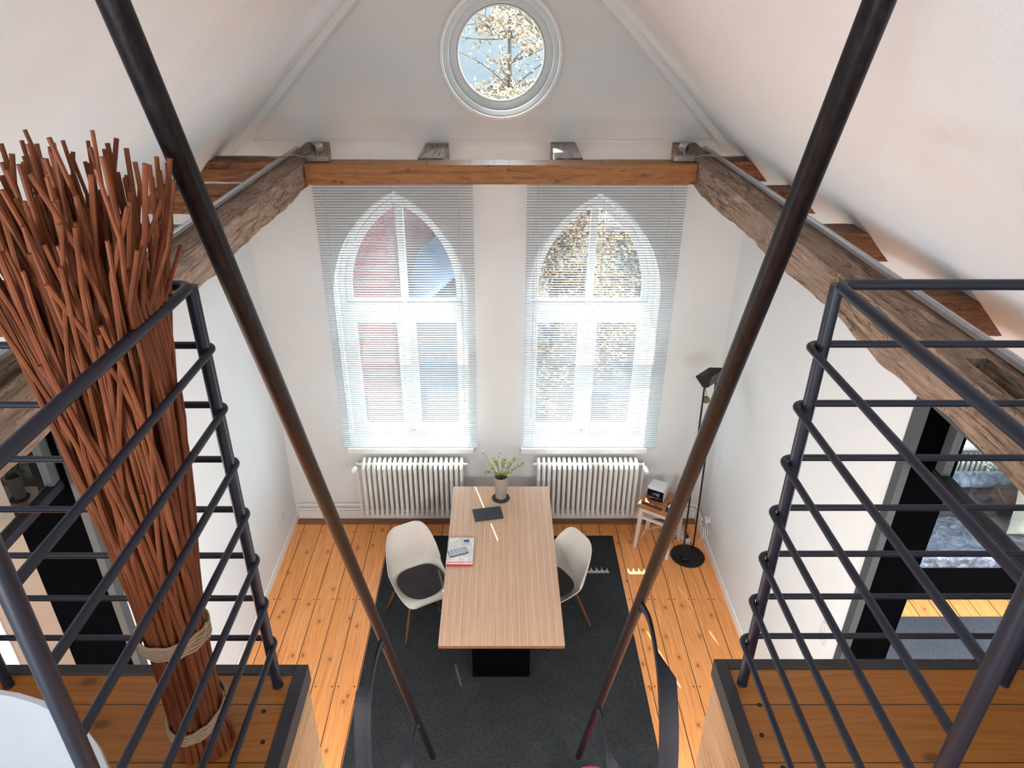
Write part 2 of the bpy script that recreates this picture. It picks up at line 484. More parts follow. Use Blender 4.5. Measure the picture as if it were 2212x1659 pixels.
# roof slopes (undersides carry the plaster), curling a little into the wall at the foot
def roof(name, sgn):
    xs = [RX + sgn * 2.75 * i / 30 for i in range(31)]
    ys = [-3.3 + (YW + 3.3) * j / 40 for j in range(41)]
    mb = MB(); vs = []; fs = []
    for j, y in enumerate(ys):
        for i, x in enumerate(xs):
            z = slope_z(x) + 0.012 * noise.noise(Vector((x * 1.1, y * 0.8, sgn * 3.0)))
            t = max(0.0, (abs(x - RX) - 1.55) / 0.5)
            z += -0.03 * min(t, 1.0) ** 2 * (0.5 + 0.5 * math.cos((y - 5.25) * 2 * PI / 0.9))
            vs.append((x, y, z))
    n = len(xs)
    for j in range(len(ys) - 1):
        for i in range(n - 1):
            a = j * n + i; fs.append((a, a + 1, a + n + 1, a + n))
    m = len(vs)
    vs += [(x, y, z + 0.16) for x, y, z in vs]
    fs += [tuple(q + m for q in reversed(f)) for f in list(fs)]
    return struct(mb.add(vs, fs).build(name, M['slope'], smooth=True))
roof('ceiling_left', -1); roof('ceiling_right', 1)
# boxed strip where the slopes meet the gable
for k, sg in (('trim_1', -1), ('trim_2', 1)):
    xa, xb = RX, RX + sg * 2.25
    pl = [(xa, slope_z(xa) - 0.07), (xb, slope_z(xb) - 0.07), (xb, slope_z(xb) + 0.05), (xa, slope_z(xa) + 0.05)]
    struct(MB().prism(pl, YW - 0.26, YW + 0.02).build(k, M['plaster']))
# thin plaster ledge above the arched windows
struct(MB().box((-2.1, YW - 0.006, 3.875), (1.98, YW + 0.01, 3.895)).build('trim_3', M['plaster'], bevel=0.003))
# baseboards
def board(name, a, b): return struct(MB().box(a, b).build(name, M['white_paint'], bevel=0.006))
board('baseboard_left', (XL, 2.98, 0), (XL + 0.022, YW, 0.09))
board('baseboard_right', (XR - 0.022, 3.07, 0), (XR, YW, 0.09))
board('baseboard_gable', (XL + 0.022, YW - 0.022, 0.012), (XR - 0.022, YW, 0.11))
struct(MB().box((XL + 0.022, YW - 0.10, 0.0), (XR - 0.022, YW - 0.022, 0.014)).build('trim_4', M['table_edge']))
# rear and side-room shells
struct(MB().box((-6.5, -3.45, -0.1), (7.0, -3.3, RZ)).build('wall_rear', M['plaster']))
struct(MB().box((6.9, -3.3, 0), (7.05, YW, 3.3)).build('wall_side_room_right', M['plaster']))
struct(MB().box((-6.65, -3.3, 0), (-6.5, YW, 3.3)).build('wall_side_room_left', M['plaster']))
struct(MB().box((XR + 0.27, -3.3, 3.2), (7.05, YW, 3.32)).build('ceiling_side_room_right', M['plaster']))
struct(MB().box((-6.65, -3.3, 3.2), (XL - 0.38, YW, 3.32)).build('ceiling_side_room_left', M['plaster']))
struct(MB().box((XR + 0.27, 0.0, 0), (6.9, 0.1, 3.2)).build('wall_side_room_rear_right', M['plaster']))
struct(MB().box((-6.5, 0.0, 0), (XL - 0.38, 0.1, 3.2)).build('wall_side_room_rear_left', M['plaster']))

struct(MB().box((-6.5, 3.60, 0), (-3.54, 3.70, 3.2)).build('wall_partition_left', M['plaster']))
# ---------------------------------------------- arched windows
def arched_window(idx, w):
    cx, hw, z0, zs, h = w
    r = empty('window_%d' % idx, (cx, YW + 0.3, z0), kind='structure')
    YG = YW + 0.29
    def pl(y): return lambda a, b, d: (a, y + d, b)
    shape([gothic(cx, hw, z0, zs, h), gothic(cx, hw - 0.055, z0 + 0.045, zs, h - 0.075)], 0.10, M['white_paint'], 'window_frame', pl(YG), r, 0.004)
    zt0, zt1 = 2.24, 2.38
    MB().box((cx - hw + 0.05, YG - 0.06, zt0), (cx + hw - 0.05, YG + 0.05, zt1)).box((cx - hw + 0.05, YG - 0.075, zt0 + 0.085), (cx + hw - 0.05, YG - 0.06, zt1 - 0.02)).build('transom', M['white_paint'], r, bevel=0.006)
    # upper light: arched sash and centre bar
    up0 = [p for p in gothic(cx, hw - 0.06, zt1 + 0.002, zs, h - 0.085)]
    up1 = [p for p in gothic(cx, hw - 0.115, zt1 + 0.03, zs, h - 0.165)]
    shape([up0, up1], 0.05, M['white_paint'], 'upper_sash', pl(YG - 0.01), r, 0.004)
    MB().box((cx - 0.032, YG - 0.04, zt1), (cx + 0.032, YG + 0.02, zs + h - 0.15)).build('mullion', M['white_paint'], r, bevel=0.004)
    g = [p for p in gothic(cx, hw - 0.11, zt1 + 0.02, zs, h - 0.16)]
    shape([g], 0.006, M['glass'], 'upper_pane', pl(YG + 0.005), r)
    # two casements below
    MB().box((cx - 0.022, YG - 0.05, z0 + 0.03), (cx + 0.022, YG + 0.04, zt0)).build('centre_post', M['white_paint'], r, bevel=0.004)
    for sg in (-1, 1):
        xa, xb = sorted((cx + sg * 0.018, cx + sg * (hw - 0.05)))
        s = shape([rect(xa, z0 + 0.035, xb, zt0 - 0.002), rect(xa + 0.072, z0 + 0.10, xb - 0.072, zt0 - 0.055)], 0.055, M['white_paint'], 'casement', pl(YG - 0.02), r, 0.005)
        shape([rect(xa + 0.068, z0 + 0.095, xb - 0.068, zt0 - 0.05)], 0.006, M['glass'], 'pane', pl(YG - 0.01), s)
        hx = cx + sg * 0.055
        MB().box((hx - 0.008, YG - 0.075, 1.58), (hx + 0.008, YG - 0.06, 1.70)).box((hx - 0.01, YG - 0.063, 1.56), (hx + 0.01, YG - 0.047, 1.61)).build('window_handle', M['white_metal'], s, bevel=0.003)
        for hz in (1.12, 2.1):
            MB().tube([(cx + sg * (hw - 0.05), YG - 0.052, hz), (cx + sg * (hw - 0.05), YG - 0.052, hz + 0.09)], 0.008, 8).build('hinge', M['white_metal'], s, smooth=True)
    MB().box((cx - hw, YW - 0.0, z0 - 0.035), (cx + hw, YG - 0.05, z0 + 0.001)).box((cx - hw - 0.03, YW - 0.06, z0 - 0.062), (cx + hw + 0.03, YW + 0.0, z0 - 0.004)).build('window_sill', M['white_paint'], r, bevel=0.005)
    return r
for i, w in enumerate(WIN): arched_window(i + 1, w)
# round window
def round_window():
    cx, cz = 0.012, 4.52
    r = empty('window_3', (cx, YW + 0.1, cz), kind='structure')
    def pl(y): return lambda a, b, d: (a, y + d, b)
    shape([circle(cx, cz, 0.475), circle(cx, cz, 0.452)], 0.03, M['white_paint'], 'window_surround', pl(YW - 0.01), r, 0.006)
    shape([circle(cx, cz, 0.455), circle(cx, cz, 0.41)], 0.14, M['steel_white'], 'window_frame', pl(YW + 0.10), r, 0.005)
    shape([circle(cx, cz, 0.418), circle(cx, cz, 0.345)], 0.06, M['steel_white'], 'sash', pl(YW + 0.13), r, 0.012)
    shape([circle(cx, cz, 0.352), circle(cx, cz, 0.335)], 0.03, M['white_paint'], 'glazing_bead', pl(YW + 0.115), r, 0.004)
    shape([circle(cx, cz, 0.345)], 0.006, M['glass'], 'pane', pl(YW + 0.14), r)
    for zz in (cz - 0.42, cz + 0.42):
        MB().box((cx - 0.045, YW + 0.045, zz - 0.012), (cx + 0.045, YW + 0.07, zz + 0.012)).box((cx - 0.04, YW + 0.036, zz - 0.004), (cx + 0.04, YW + 0.045, zz + 0.004)).build('window_latch', M['alu'], r, bevel=0.003)
M['steel_white'] = plain('pale_grey_paint', (0.56, 0.58, 0.58), 0.4, var=0.03)
round_window()

# side-room windows
def plain_window(idx, x0, z0, x1, z1):
    r = empty('window_%d' % idx, ((x0 + x1) / 2, YW + 0.2, z0), kind='structure')
    shape([rect(x0, z0, x1, z1), rect(x0 + 0.08, z0 + 0.08, (x0 + x1) / 2 - 0.04, z1 - 0.08), rect((x0 + x1) / 2 + 0.04, z0 + 0.08, x1 - 0.08, z1 - 0.08)], 0.08, M['white_paint'], 'window_frame', lambda a, b, d: (a, YW + 0.25 + d, b), r, 0.005)
    shape([rect(x0 + 0.05, z0 + 0.05, x1 - 0.05, z1 - 0.05)], 0.006, M['glass'], 'pane', lambda a, b, d: (a, YW + 0.25 + d, b), r)
    MB().box((x0 - 0.03, YW - 0.1, z0 - 0.04), (x1 + 0.03, YW, z0)).build('window_sill', M['white_paint'], r, bevel=0.005)
plain_window(4, 4.35, 0.98, 5.45, 2.9)

# openings with black lining, steel casing and a glass transom
def opening(idx, xf, sgn, depth, yo, zt, xg):
    r = empty('door_%d' % idx, (xf, yo - 1.2, 0), kind='structure')
    xb = xf + sgn * depth
    def bx(xa, ya, za, xc, yc, zc): return ((min(xa, xc), ya, za), (max(xa, xc), yc, zc))
    MB().box(*bx(xf + sgn * 0.004, yo - 0.02, 0, xb + sgn * 0.01, yo + 0.0, zt)).build('black_jamb', M['black_lining'], r)
    MB().box(*bx(xf + sgn * 0.004, 0.45, zt - 0.02, xb + sgn * 0.01, yo, zt)).build('black_head_lining', M['black_lining'], r)
    MB().box(*bx(xf - sgn * 0.012, yo - 0.035, 0, xf + sgn * 0.03, yo + 0.03, zt + 0.03)).box(*bx(xf - sgn * 0.012, 0.45, zt - 0.03, xf + sgn * 0.03, yo + 0.03, zt + 0.03)).build('steel_casing', M['steel_frame'], r)
    MB().box(*bx(xg - 0.03, 0.47, 2.665, xg + 0.03, yo - 0.02, 2.715)).build('header_rail', M['dark_metal'], r, bevel=0.003)
    MB().box(*bx(xg - 0.022, yo - 0.085, 2.715, xg + 0.022, yo - 0.02, zt - 0.03)).build('stile', M['steel_frame'], r, bevel=0.003)
    MB().box(*bx(xg - 0.004, 0.48, 2.71, xg + 0.004, yo - 0.08, zt - 0.02)).build('transom_pane', M['glass_side'], r)
opening(1, XR, 1, 0.27, 3.06, 3.167, 2.30)
opening(2, XL, -1, 0.38, 2.97, 3.167, -2.27)

# ================================================================== TIMBER
def rough_box(name, a, b, mat, parent=None, amp=0.012, step=0.05, seed=0.0, fr=3.0, cut=None, lower=0.0):
    """squared old timber with hewn, uneven faces"""
    a = Vector(a); b = Vector(b); d = b - a
    n = [max(2, int(round(d[i] / step))) for i in range(3)]
    bm = bmesh.new()
    idx = {}
    def vert(i, j, k):
        key = (i, j, k)
        if key not in idx:
            idx[key] = bm.verts.new((a.x + d.x * i / n[0], a.y + d.y * j / n[1], a.z + d.z * k / n[2]))
        return idx[key]
    for ax in range(3):
        u, v = [q for q in range(3) if q != ax]
        for side in (0, n[ax]):
            for i in range(n[u]):
                for j in range(n[v]):
                    q = []
                    for (di, dj) in ((0, 0), (1, 0), (1, 1), (0, 1)):
                        c = [0, 0, 0]; c[ax] = side; c[u] = i + di; c[v] = j + dj
                        q.append(vert(*c))
                    bm.faces.new(q)
    bmesh.ops.recalc_face_normals(bm, faces=bm.faces)
    bm.normal_update()
    for v in bm.verts:
        p = v.co
        h = noise.noise(Vector((p.x * fr + seed, p.y * fr * 0.6, p.z * fr)))
        h2 = noise.noise(Vector((p.x * fr * 5 + seed, p.y * fr * 3, p.z * fr * 5)))
        v.co = p + v.normal * (amp * h + amp * 0.45 * h2)
        if lower:                       # the underside of the old beam sags and is chipped away
            tz = 1 - (p.z - a.z) / d.z
            v.co.z -= lower * tz * (0.5 + 0.8 * noise.noise(Vector((seed, p.y * 1.6, 0))) + 0.35 * noise.noise(Vector((seed, p.y * 7, 4))))
    me = bpy.data.meshes.new(name)
    off = parent.location.copy() if parent is not None else Vector((0, 0, 0))
    bmesh.ops.translate(bm, verts=bm.verts, vec=-off)
    bm.to_mesh(me); bm.free()
    me.materials.append(mat)
    o = bpy.data.objects.new(name, me); COL.objects.link(o)
    if parent is not None: o.parent = parent
    for f in me.polygons: f.use_smooth = True
    me.set_sharp_from_angle(angle=math.radians(45))
    if cut is not None:
        q = o.modifiers.new('mortise', 'BOOLEAN'); q.operation = 'DIFFERENCE'; q.solver = 'EXACT'
        cb = MB().box(*cut).build('mortise_cut', mat)
        if parent is not None: cb.location = (0, 0, 0)
        q.object = cb
        dg = bpy.context.evaluated_depsgraph_get()
        me2 = bpy.data.meshes.new_from_object(o.evaluated_get(dg))
        o.modifiers.clear(); o.data = me2
        bpy.data.objects.remove(cb)
    return o
ZB = H - 0.98           # top of the long beams, 3.87
bl = rough_box('timber_beam', (-1.575, -0.6, ZB - 0.155), (-1.39, YW, ZB), M['oldbeam'], amp=0.012, seed=3.1, lower=0.03, cut=((-1.525, 1.80, ZB - 0.09), (-1.455, 2.02, ZB + 0.1)))
tag(bl, 'rough old timber beam running along the left side up to the gable', 'beam', 'long old timber beams')
br = rough_box('timber_beam', (1.41, -0.6, ZB - 0.155), (1.60, YW, ZB), M['oldbeam'], amp=0.012, seed=11.7, lower=0.035, cut=((1.465, 1.74, ZB - 0.10), (1.535, 1.99, ZB + 0.1)))
tag(br, 'rough old timber beam running along the right side up to the gable', 'beam', 'long old timber beams')
cross = rough_box('crossbeam', (-1.385, 5.13, H - 1.127), (1.405, 5.33, H - 0.99), M['pinebeam'], amp=0.003, step=0.07, seed=5.0, fr=1.5)
tag(cross, 'smooth orange pine crossbeam spanning in front of the two arched windows', 'beam')
for x0, lab in ((-0.60, 'short weathered grey beam end above the left arched window'), (0.42, 'short weathered grey beam end above the right arched window, sunlit')):
    o = rough_box('beam_end', (x0, 5.335, ZB - 0.13), (x0 + 0.19, YW, ZB), M['greystub'], amp=0.010, seed=x0 * 9)
    tag(o, lab, 'beam', 'short grey beam ends over the windows')
ys = [5.20, 4.30, 3.40, 2.50, 1.60]
ordn = ['first', 'second', 'third', 'fourth', 'fifth']
for k, y in enumerate(ys):
    for sg in (-1, 1):
        if sg < 0: xa, xb = -2.17, -1.58
        else: xa, xb = 1.605, 2.11
        o = rough_box('ceiling_tie', (xa, y - 0.03, ZB - 0.135), (xb, y + 0.15, ZB + 0.005), M['stub'], amp=0.009, seed=k * 4.4 + sg, fr=4)
        tag(o, '%s short timber tie from the gable, between %s long beam and roof slope' % (ordn[k], 'left' if sg < 0 else 'right'), 'beam', 'short ties on the %s side' % ('left' if sg < 0 else 'right'))
# cable channels on the outer top edges
for sg, x in ((-1, -1.553), (1, 1.578)):
    mb = MB().box((x - 0.016, -0.4, ZB + 0.016), (x + 0.016, 5.62, ZB + 0.034))
    mb.box((x - 0.006, -0.4, ZB + 0.033), (x + 0.006, 5.62, ZB + 0.039))
    for k in range(7): mb.lathe([(0.006, ZB + 0.03), (0.006, ZB + 0.042)], 8, cx=x + 0.001, cy=5.4 - 0.85 * k)
    o = mb.build('cable_channel', M['alu'])
    tag(o, 'pale metal cable channel along the top of the %s long beam' % ('left' if sg < 0 else 'right'), 'cable channel', 'cable channels on the beams')
# spotlights
def spotlight(x, y, z, aim, label):
    r = empty('spotlight', (x, y, z), label, 'spotlight', 'silver spotlights on the beam corners')
    n = 24
    pl = [( (0.062 if k < n / 2 else -0.062) + 0.03 * math.cos(2 * PI * (k + 0.5) / n - PI / 2), 0.03 * math.sin(2 * PI * (k + 0.5) / n - PI / 2)) for k in range(n)]
    MB().prism([(x + a, y + b) for a, b in pl], z, z + 0.035, 'xy').build('base', M['grey_alu'], r, smooth=True, bevel=0.003)
    ax = Vector(aim).normalized()
    c = Vector((x, y, z + 0.095))
    q = ax.to_track_quat('Z', 'Y').to_matrix().to_4x4(); q.translation = c
    MB().lathe([(0.0, -0.03), (0.033, -0.03), (0.035, -0.026), (0.035, 0.035), (0.031, 0.035), (0.030, 0.0), (0.0, -0.002)], 28, q).build('head', M['grey_alu'], r, smooth=True)
    MB().lathe([(0.0, 0.001), (0.0295, 0.001), (0.0295, 0.004), (0.0, 0.004)], 24, q).build('lamp_lens', M['black_metal'], r, smooth=True)
    MB().tube([(x, y, z + 0.03), (x, y, z + 0.07)], 0.006, 8).build('stem', M['grey_alu'], r, smooth=True)
spotlight(-1.31, 5.25, H - 0.985, (-0.6, -0.75, -0.1), 'silver spotlight at the left end of the pine crossbeam')
spotlight(1.33, 5.25, H - 0.985, (0.55, -0.75, -0.1), 'silver spotlight at the right end of the pine crossbeam')
for sg, xs in ((-1, (-1.37, -1.47, -1.55, -1.75, -2.12)), (1, (1.39, 1.48, 1.56, 1.75, 2.06))):
    pts = cat_rom([(xs[0], 5.25, ZB + 0.012), (xs[1], 5.2, ZB + 0.045), (xs[2], 5.1, ZB + 0.05), (xs[3], 5.24, ZB + 0.028), (xs[4], 5.26, ZB + 0.026)], 6)
    tag(MB().tube(pts, 0.006, 6).build('power_cable', M['grey_alu'], smooth=True), 'thin grey cable from the %s spotlight over the old beam' % ('left' if sg < 0 else 'right'), 'cable')

# ================================================================== LOFT PLATFORMS
ZP = 3.30
def platform(sgn, xe, xo, yf, label):
    r = empty('loft_platform', ((xe + xo) / 2, 0, ZP), label, 'platform', 'loft platforms beside the stair opening')
    a, b = sorted((xe, xo))
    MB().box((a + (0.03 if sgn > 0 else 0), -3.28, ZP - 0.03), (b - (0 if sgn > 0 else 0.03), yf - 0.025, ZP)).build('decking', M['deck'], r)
    xi = xe + sgn * 0.034
    x0, x1 = sorted((xe, xi))
    e = MB().box((x0, 0.0, ZP - 0.055), (x1, yf, ZP + 0.006)).box((min(xi, xo), yf - 0.03, ZP - 0.055), (max(xi, xo), yf, ZP + 0.006))
    e.build('steel_edging', M['steel_edge'], r, bevel=0.002)
    j0, j1 = sorted((xe + sgn * 0.004, xe + sgn * 0.085))
    MB().box((j0, 0.0, ZP - 0.42), (j1, yf - 0.012, ZP - 0.056)).build('edge_joist', M['joist'], r, bevel=0.004)
    MB().box((min(j1, xo) if sgn > 0 else xo, yf - 0.10, ZP - 0.26), (xo if sgn > 0 else j0, yf - 0.012, ZP - 0.056)).build('front_joist', M['joist'], r, bevel=0.004)
    for q in range(5):
        MB().lathe([(0.006, ZP), (0.006, ZP + 0.0012), (0.0, ZP + 0.0016)], 10, cx=xe + sgn * (0.058 + 0.022 * (q % 2)), cy=yf - 0.055 - 0.083 * q).build('deck_screw', M['black_metal'], r)
platform(1, 0.575, 2.10, 1.318, 'right pine loft platform with dark steel edge beside the stair opening')
platform(-1, -0.508, -2.16, 1.300, 'left pine loft platform with dark steel edge, carrying the willow bundle')
struct(MB().box((-0.508, -3.3, ZP - 0.03), (0.575, -0.6, ZP)).build('floor_loft_rear', M['deck']))

# ---------------------------------------------- railings
def railing(sgn, xc, xb, yc, yb, yn, xe, label):
    """xc, yc corner post; xb, yb the bars, just outside the posts; yn the near post; xe end post of the run along the platform front"""
    r = empty('loft_railing', (xc, yc, ZP), label, 'railing', 'bar railings around the stair opening')
    zt = H - 0.457
    n = M['navy']
    for nm, (px, py), z1 in (('corner_post', (xc, yc), zt), ('post', (xb, yn), zt), ('post', (xe, yc), zt)):
        MB().tube([(px, py, ZP), (px, py, z1)], 0.0128, 16).build(nm, n, r, smooth=True)
    c = 0.022
    def run(x, y, z, rad, yend):
        pts = [(xe, y, z), (x + sgn * c * 1.6, y, z)]
        for k in range(7):
            a = PI / 2 * k / 6
            pts.append((x + sgn * c * (1 - math.sin(a)), y - c * (1 - math.cos(a)), z))
        pts += [(x, y - c * 1.6, z), (x, yend, z)]
        return MB().tube(pts, rad, 12)
    run(xc, yc, zt, 0.0105, -0.9).build('top_rail', n, r, smooth=True)
    for k in range(7):
        run(xb, yb, H - 0.59 - 0.1355 * k, 0.0075, yn).build('bar', n, r, smooth=True)
    for (px, py) in ((xc, yc), (xb, yn), (xe, yc)):
        MB().lathe([(0.0138, ZP), (0.0138, ZP + 0.004), (0.013, ZP + 0.005)], 16, cx=px, cy=py).build('foot_collar', n, r, smooth=True)
    return r
railing(1, 0.630, 0.609, 1.244, 1.268, 0.60, 1.31, 'dark blue steel bar railing on the right loft platform')
railing(-1, -0.574, -0.562, 1.238, 1.262, 0.60, -1.27, 'dark blue steel bar railing on the left loft platform')

# ---------------------------------------------- steep stair: handrails and curved side plates
def stair():
    r = empty('steep_stair', (0, 3.1, 0), 'steep steel stair with two dark stained handrails dropping through the opening', 'stair')
    D = Vector((0.0102, 0.4414, -1.0))
    def rail_pt(x0, d): return Vector((x0, 1.06, H + 0.008)) + D * d
    for x0 in (-0.511, 0.5023):
        MB().tube([rail_pt(x0, -0.75), rail_pt(x0, 1.0), rail_pt(x0, 2.5), rail_pt(x0, 4.62)], 0.0212, 20).build('handrail', M['handrail'], r, smooth=True)
    relL = [(0, 0), (-0.09, -0.06), (-0.2, -0.085), (-0.29, -0.07), (-0.36, -0.01), (-0.42, 0.12), (-0.455, 0.30), (-0.475, 0.5), (-0.48, 0.75)]
    relR = [(0, 0), (-0.09, -0.05), (-0.19, -0.076), (-0.33, -0.036), (-0.43, 0.064), (-0.49, 0.18), (-0.53, 0.34), (-0.55, 0.52), (-0.555, 0.75)]
    for x0, sg, ds, rel in ((-0.511, -1, (2.352, 3.667), relL), (0.5023, 1, (1.966, 3.347), relR)):
        for d in ds:
            p0 = rail_pt(x0, d)
            path = cat_rom([(0, a, -b) for a, b in rel], 5)
            path = [p0 + q for q in path]
            # flat bar: rectangle swept along the curve
            mb = MB(); vs = []; fs = []
            for i, p in enumerate(path):
                t = (path[min(i + 1, len(path) - 1)] - path[max(i - 1, 0)]).normalized()
                nrm = Vector((1, 0, 0)).cross(t)
                w = 0.005
                for a, b in ((-1, -1), (1, -1), (1, 1), (-1, 1)):
                    vs.append(p + Vector((a * w, 0, 0)) + nrm * (b * 0.013))
            for i in range(len(path) - 1):
                for k in range(4):
                    l = (k + 1) % 4
                    fs.append((i * 4 + k, i * 4 + l, (i + 1) * 4 + l, (i + 1) * 4 + k))
            fs += [(3, 2, 1, 0), tuple((len(path) - 1) * 4 + k for k in range(4))]
            br_ = mb.add(vs, fs).build('curved_bracket', M['dark_metal'], r)
            MB().tube([p0 + Vector((0, 0.012, 0.0)), p0 + Vector((0, -0.03, -0.018))], 0.012, 12).build('collar', M['dark_metal'], r, smooth=True)
            # side plate, chamfered at its upper end
            sub = path[13:]
            vs = []; fs = []
            for i, p in enumerate(sub):
                t = (sub[min(i + 1, len(sub) - 1)] - sub[max(i - 1, 0)]).normalized()
                nrm = Vector((1, 0, 0)).cross(t)
                wd = 0.052 * min(1.0, (i + 0.02) / 3.0)
                for a, b in ((0.004, -1), (0.004 + wd, -1), (0.004 + wd, 1), (0.004, 1)):
                    vs.append(p + Vector((sg * a, 0, 0)) + nrm * (b * 0.003) )
            for i in range(len(sub) - 1):
                for k in range(4):
                    l = (k + 1) % 4
                    fs.append((i * 4 + k, i * 4 + l, (i + 1) * 4 + l, (i + 1) * 4 + k))
            fs += [(3, 2, 1, 0), tuple((len(sub) - 1) * 4 + k for k in range(4))]
            MB().add(vs, fs).build('side_plate', M['dark_metal'], r)
stair()

# ================================================================== WILLOW BUNDLE
def R_at(h):
    T = [(0, .072), (.09, .062), (.33, .062), (.62, .083), (.9, .107), (1.17, .145), (1.4, .185)]
    for (a, ra), (b, rb) in zip(T, T[1:]):
        if h <= b: return ra + (rb - ra) * (h - a) / (b - a)
    return T[-1][1]
def willow_bundle():
    bx, by = -0.704, 1.078
    r = empty('willow_bundle', (bx, by, ZP), 'tall upright bundle of reddish brown willow rods tied with twine on the left platform', 'willow bundle')
    rnd = random.Random(11)
    rest = MB()
    N = 262
    for i in range(N):
        rho = math.sqrt((i + 0.5) / N); ph = i * 2.39996 + rnd.uniform(-.2, .2)
        top = rnd.uniform(1.18, 1.37) if rho > 0.35 else rnd.uniform(1.26, 1.405)
        if rnd.random() < 0.12: top = rnd.uniform(0.75, 1.15)
        sw = rnd.gauss(0, 0.55); rr = rho
        rho_t = min(1.05, max(0.05, rho + rnd.gauss(0, 0.28)))
        wob = rnd.uniform(0, 6.28); amp = rnd.uniform(0.002, 0.010)
        rad0 = rnd.uniform(0.0044, 0.0062)
        pts, rads = [], []
        K = 13
        for k in range(K + 1):
            h = top * k / K + (0.0015 if k == 0 else 0)
            q = max(0.0, (h - 0.38) / 1.1)
            R = R_at(h) - 0.004
            rh = rr + (rho_t - rr) * min(1, q * 1.2)
            a = ph + sw * q * 1.6
            cx = bx + 0.028 * min(1, h / 1.0)
            w = amp * q * 2
            px = cx + rh * R * math.cos(a) + w * math.sin(wob + h * 7)
            py = by + rh * R * math.sin(a) * 0.82 + w * math.cos(wob + h * 6)
            # the rods stay behind the bars of the railing
            if h < 1.2: px = min(px, -0.575); py = min(py, 1.225)
            pts.append((px, py, ZP + h)); rads.append(rad0 * (1.12 - 0.42 * h / 1.4))
        outer = rho > 0.79
        if outer:
            MB().tube(pts, rads, 7).build('willow_rod', M['willow'], r, smooth=True)
        else: rest.tube(pts, rads, 6)
    o = rest.build('inner_rods', M['willow'], r, smooth=True); o['kind'] = 'stuff'
    for h0, turns, tilt in ((0.10, 4, 0.40), (0.35, 5, 0.06)):
        mb = MB(); pts = []
        n = 40
        for k in range(n * turns + 1):
            a = 2 * PI * k / n
            zz = h0 + 0.0085 * k / n + tilt * 0.09 * math.sin(a + 0.8)
            R = R_at(zz) + 0.009
            pts.append((bx + 0.006 + R * math.cos(a), by + R * 0.84 * math.sin(a), ZP + zz + 0.002 * math.sin(k * 1.7)))
        mb.tube(pts, 0.0036, 6)
        mb.build('twine_binding', M['twine'], r, smooth=True)
willow_bundle()

# ================================================================== WHITE TUB CHAIR ON THE LOFT
def tub_chair():
    cx, cy, z0 = -0.985, 0.46, ZP
    r = empty('tub_chair', (cx, cy, z0), 'white moulded tub chair on the left loft platform behind the railing', 'chair')
    vs, fs = [], []
    n = 48
    prof = [(0.05, .26), (0.20, .245), (0.30, .26), (0.37, .33), (0.415, .42), (0.44, .455), (0.452, .452), (0.455, .44), (0.43, .40), (0.38, .31), (0.30, .235), (0.18, .22), (0.05, .22)]
    for (q, z) in prof:
        for k in range(n):
            t = 2 * PI * k / n
            c, s_ = math.cos(t), math.sin(t)
            e = 0.915 * (abs(c) ** 2.1 + abs(s_) ** 2.1) ** (-1 / 2.1)
            back = max(0.0, -s_ * 0.75 - c * 0.45)
            zz = z + (0.12 * back if z > 0.30 else 0.0) * ((z - 0.24) / 0.2)
            vs.append((cx + q * e * c * 1.04, cy + q * e * s_, z0 + zz))
    for i in range(len(prof) - 1):
        for k in range(n):
            l = (k + 1) % n
            fs.append((i * n + k, i * n + l, (i + 1) * n + l, (i + 1) * n + k))
    fs.append(tuple(range(n))); fs.append(tuple((len(prof) - 1) * n + k for k in range(n)))
    MB().add(vs, fs).build('shell', M['white_shell'], r, smooth=True)
    for a in (-1, 1):
        for b in (-1, 1):
            MB().tube([(cx + a * 0.12, cy + b * 0.12, z0 + 0.235), (cx + a * 0.22, cy + b * 0.22, z0)], [0.013, 0.009], 12).build('leg', M['leg_wood'], r, smooth=True)
tub_chair()

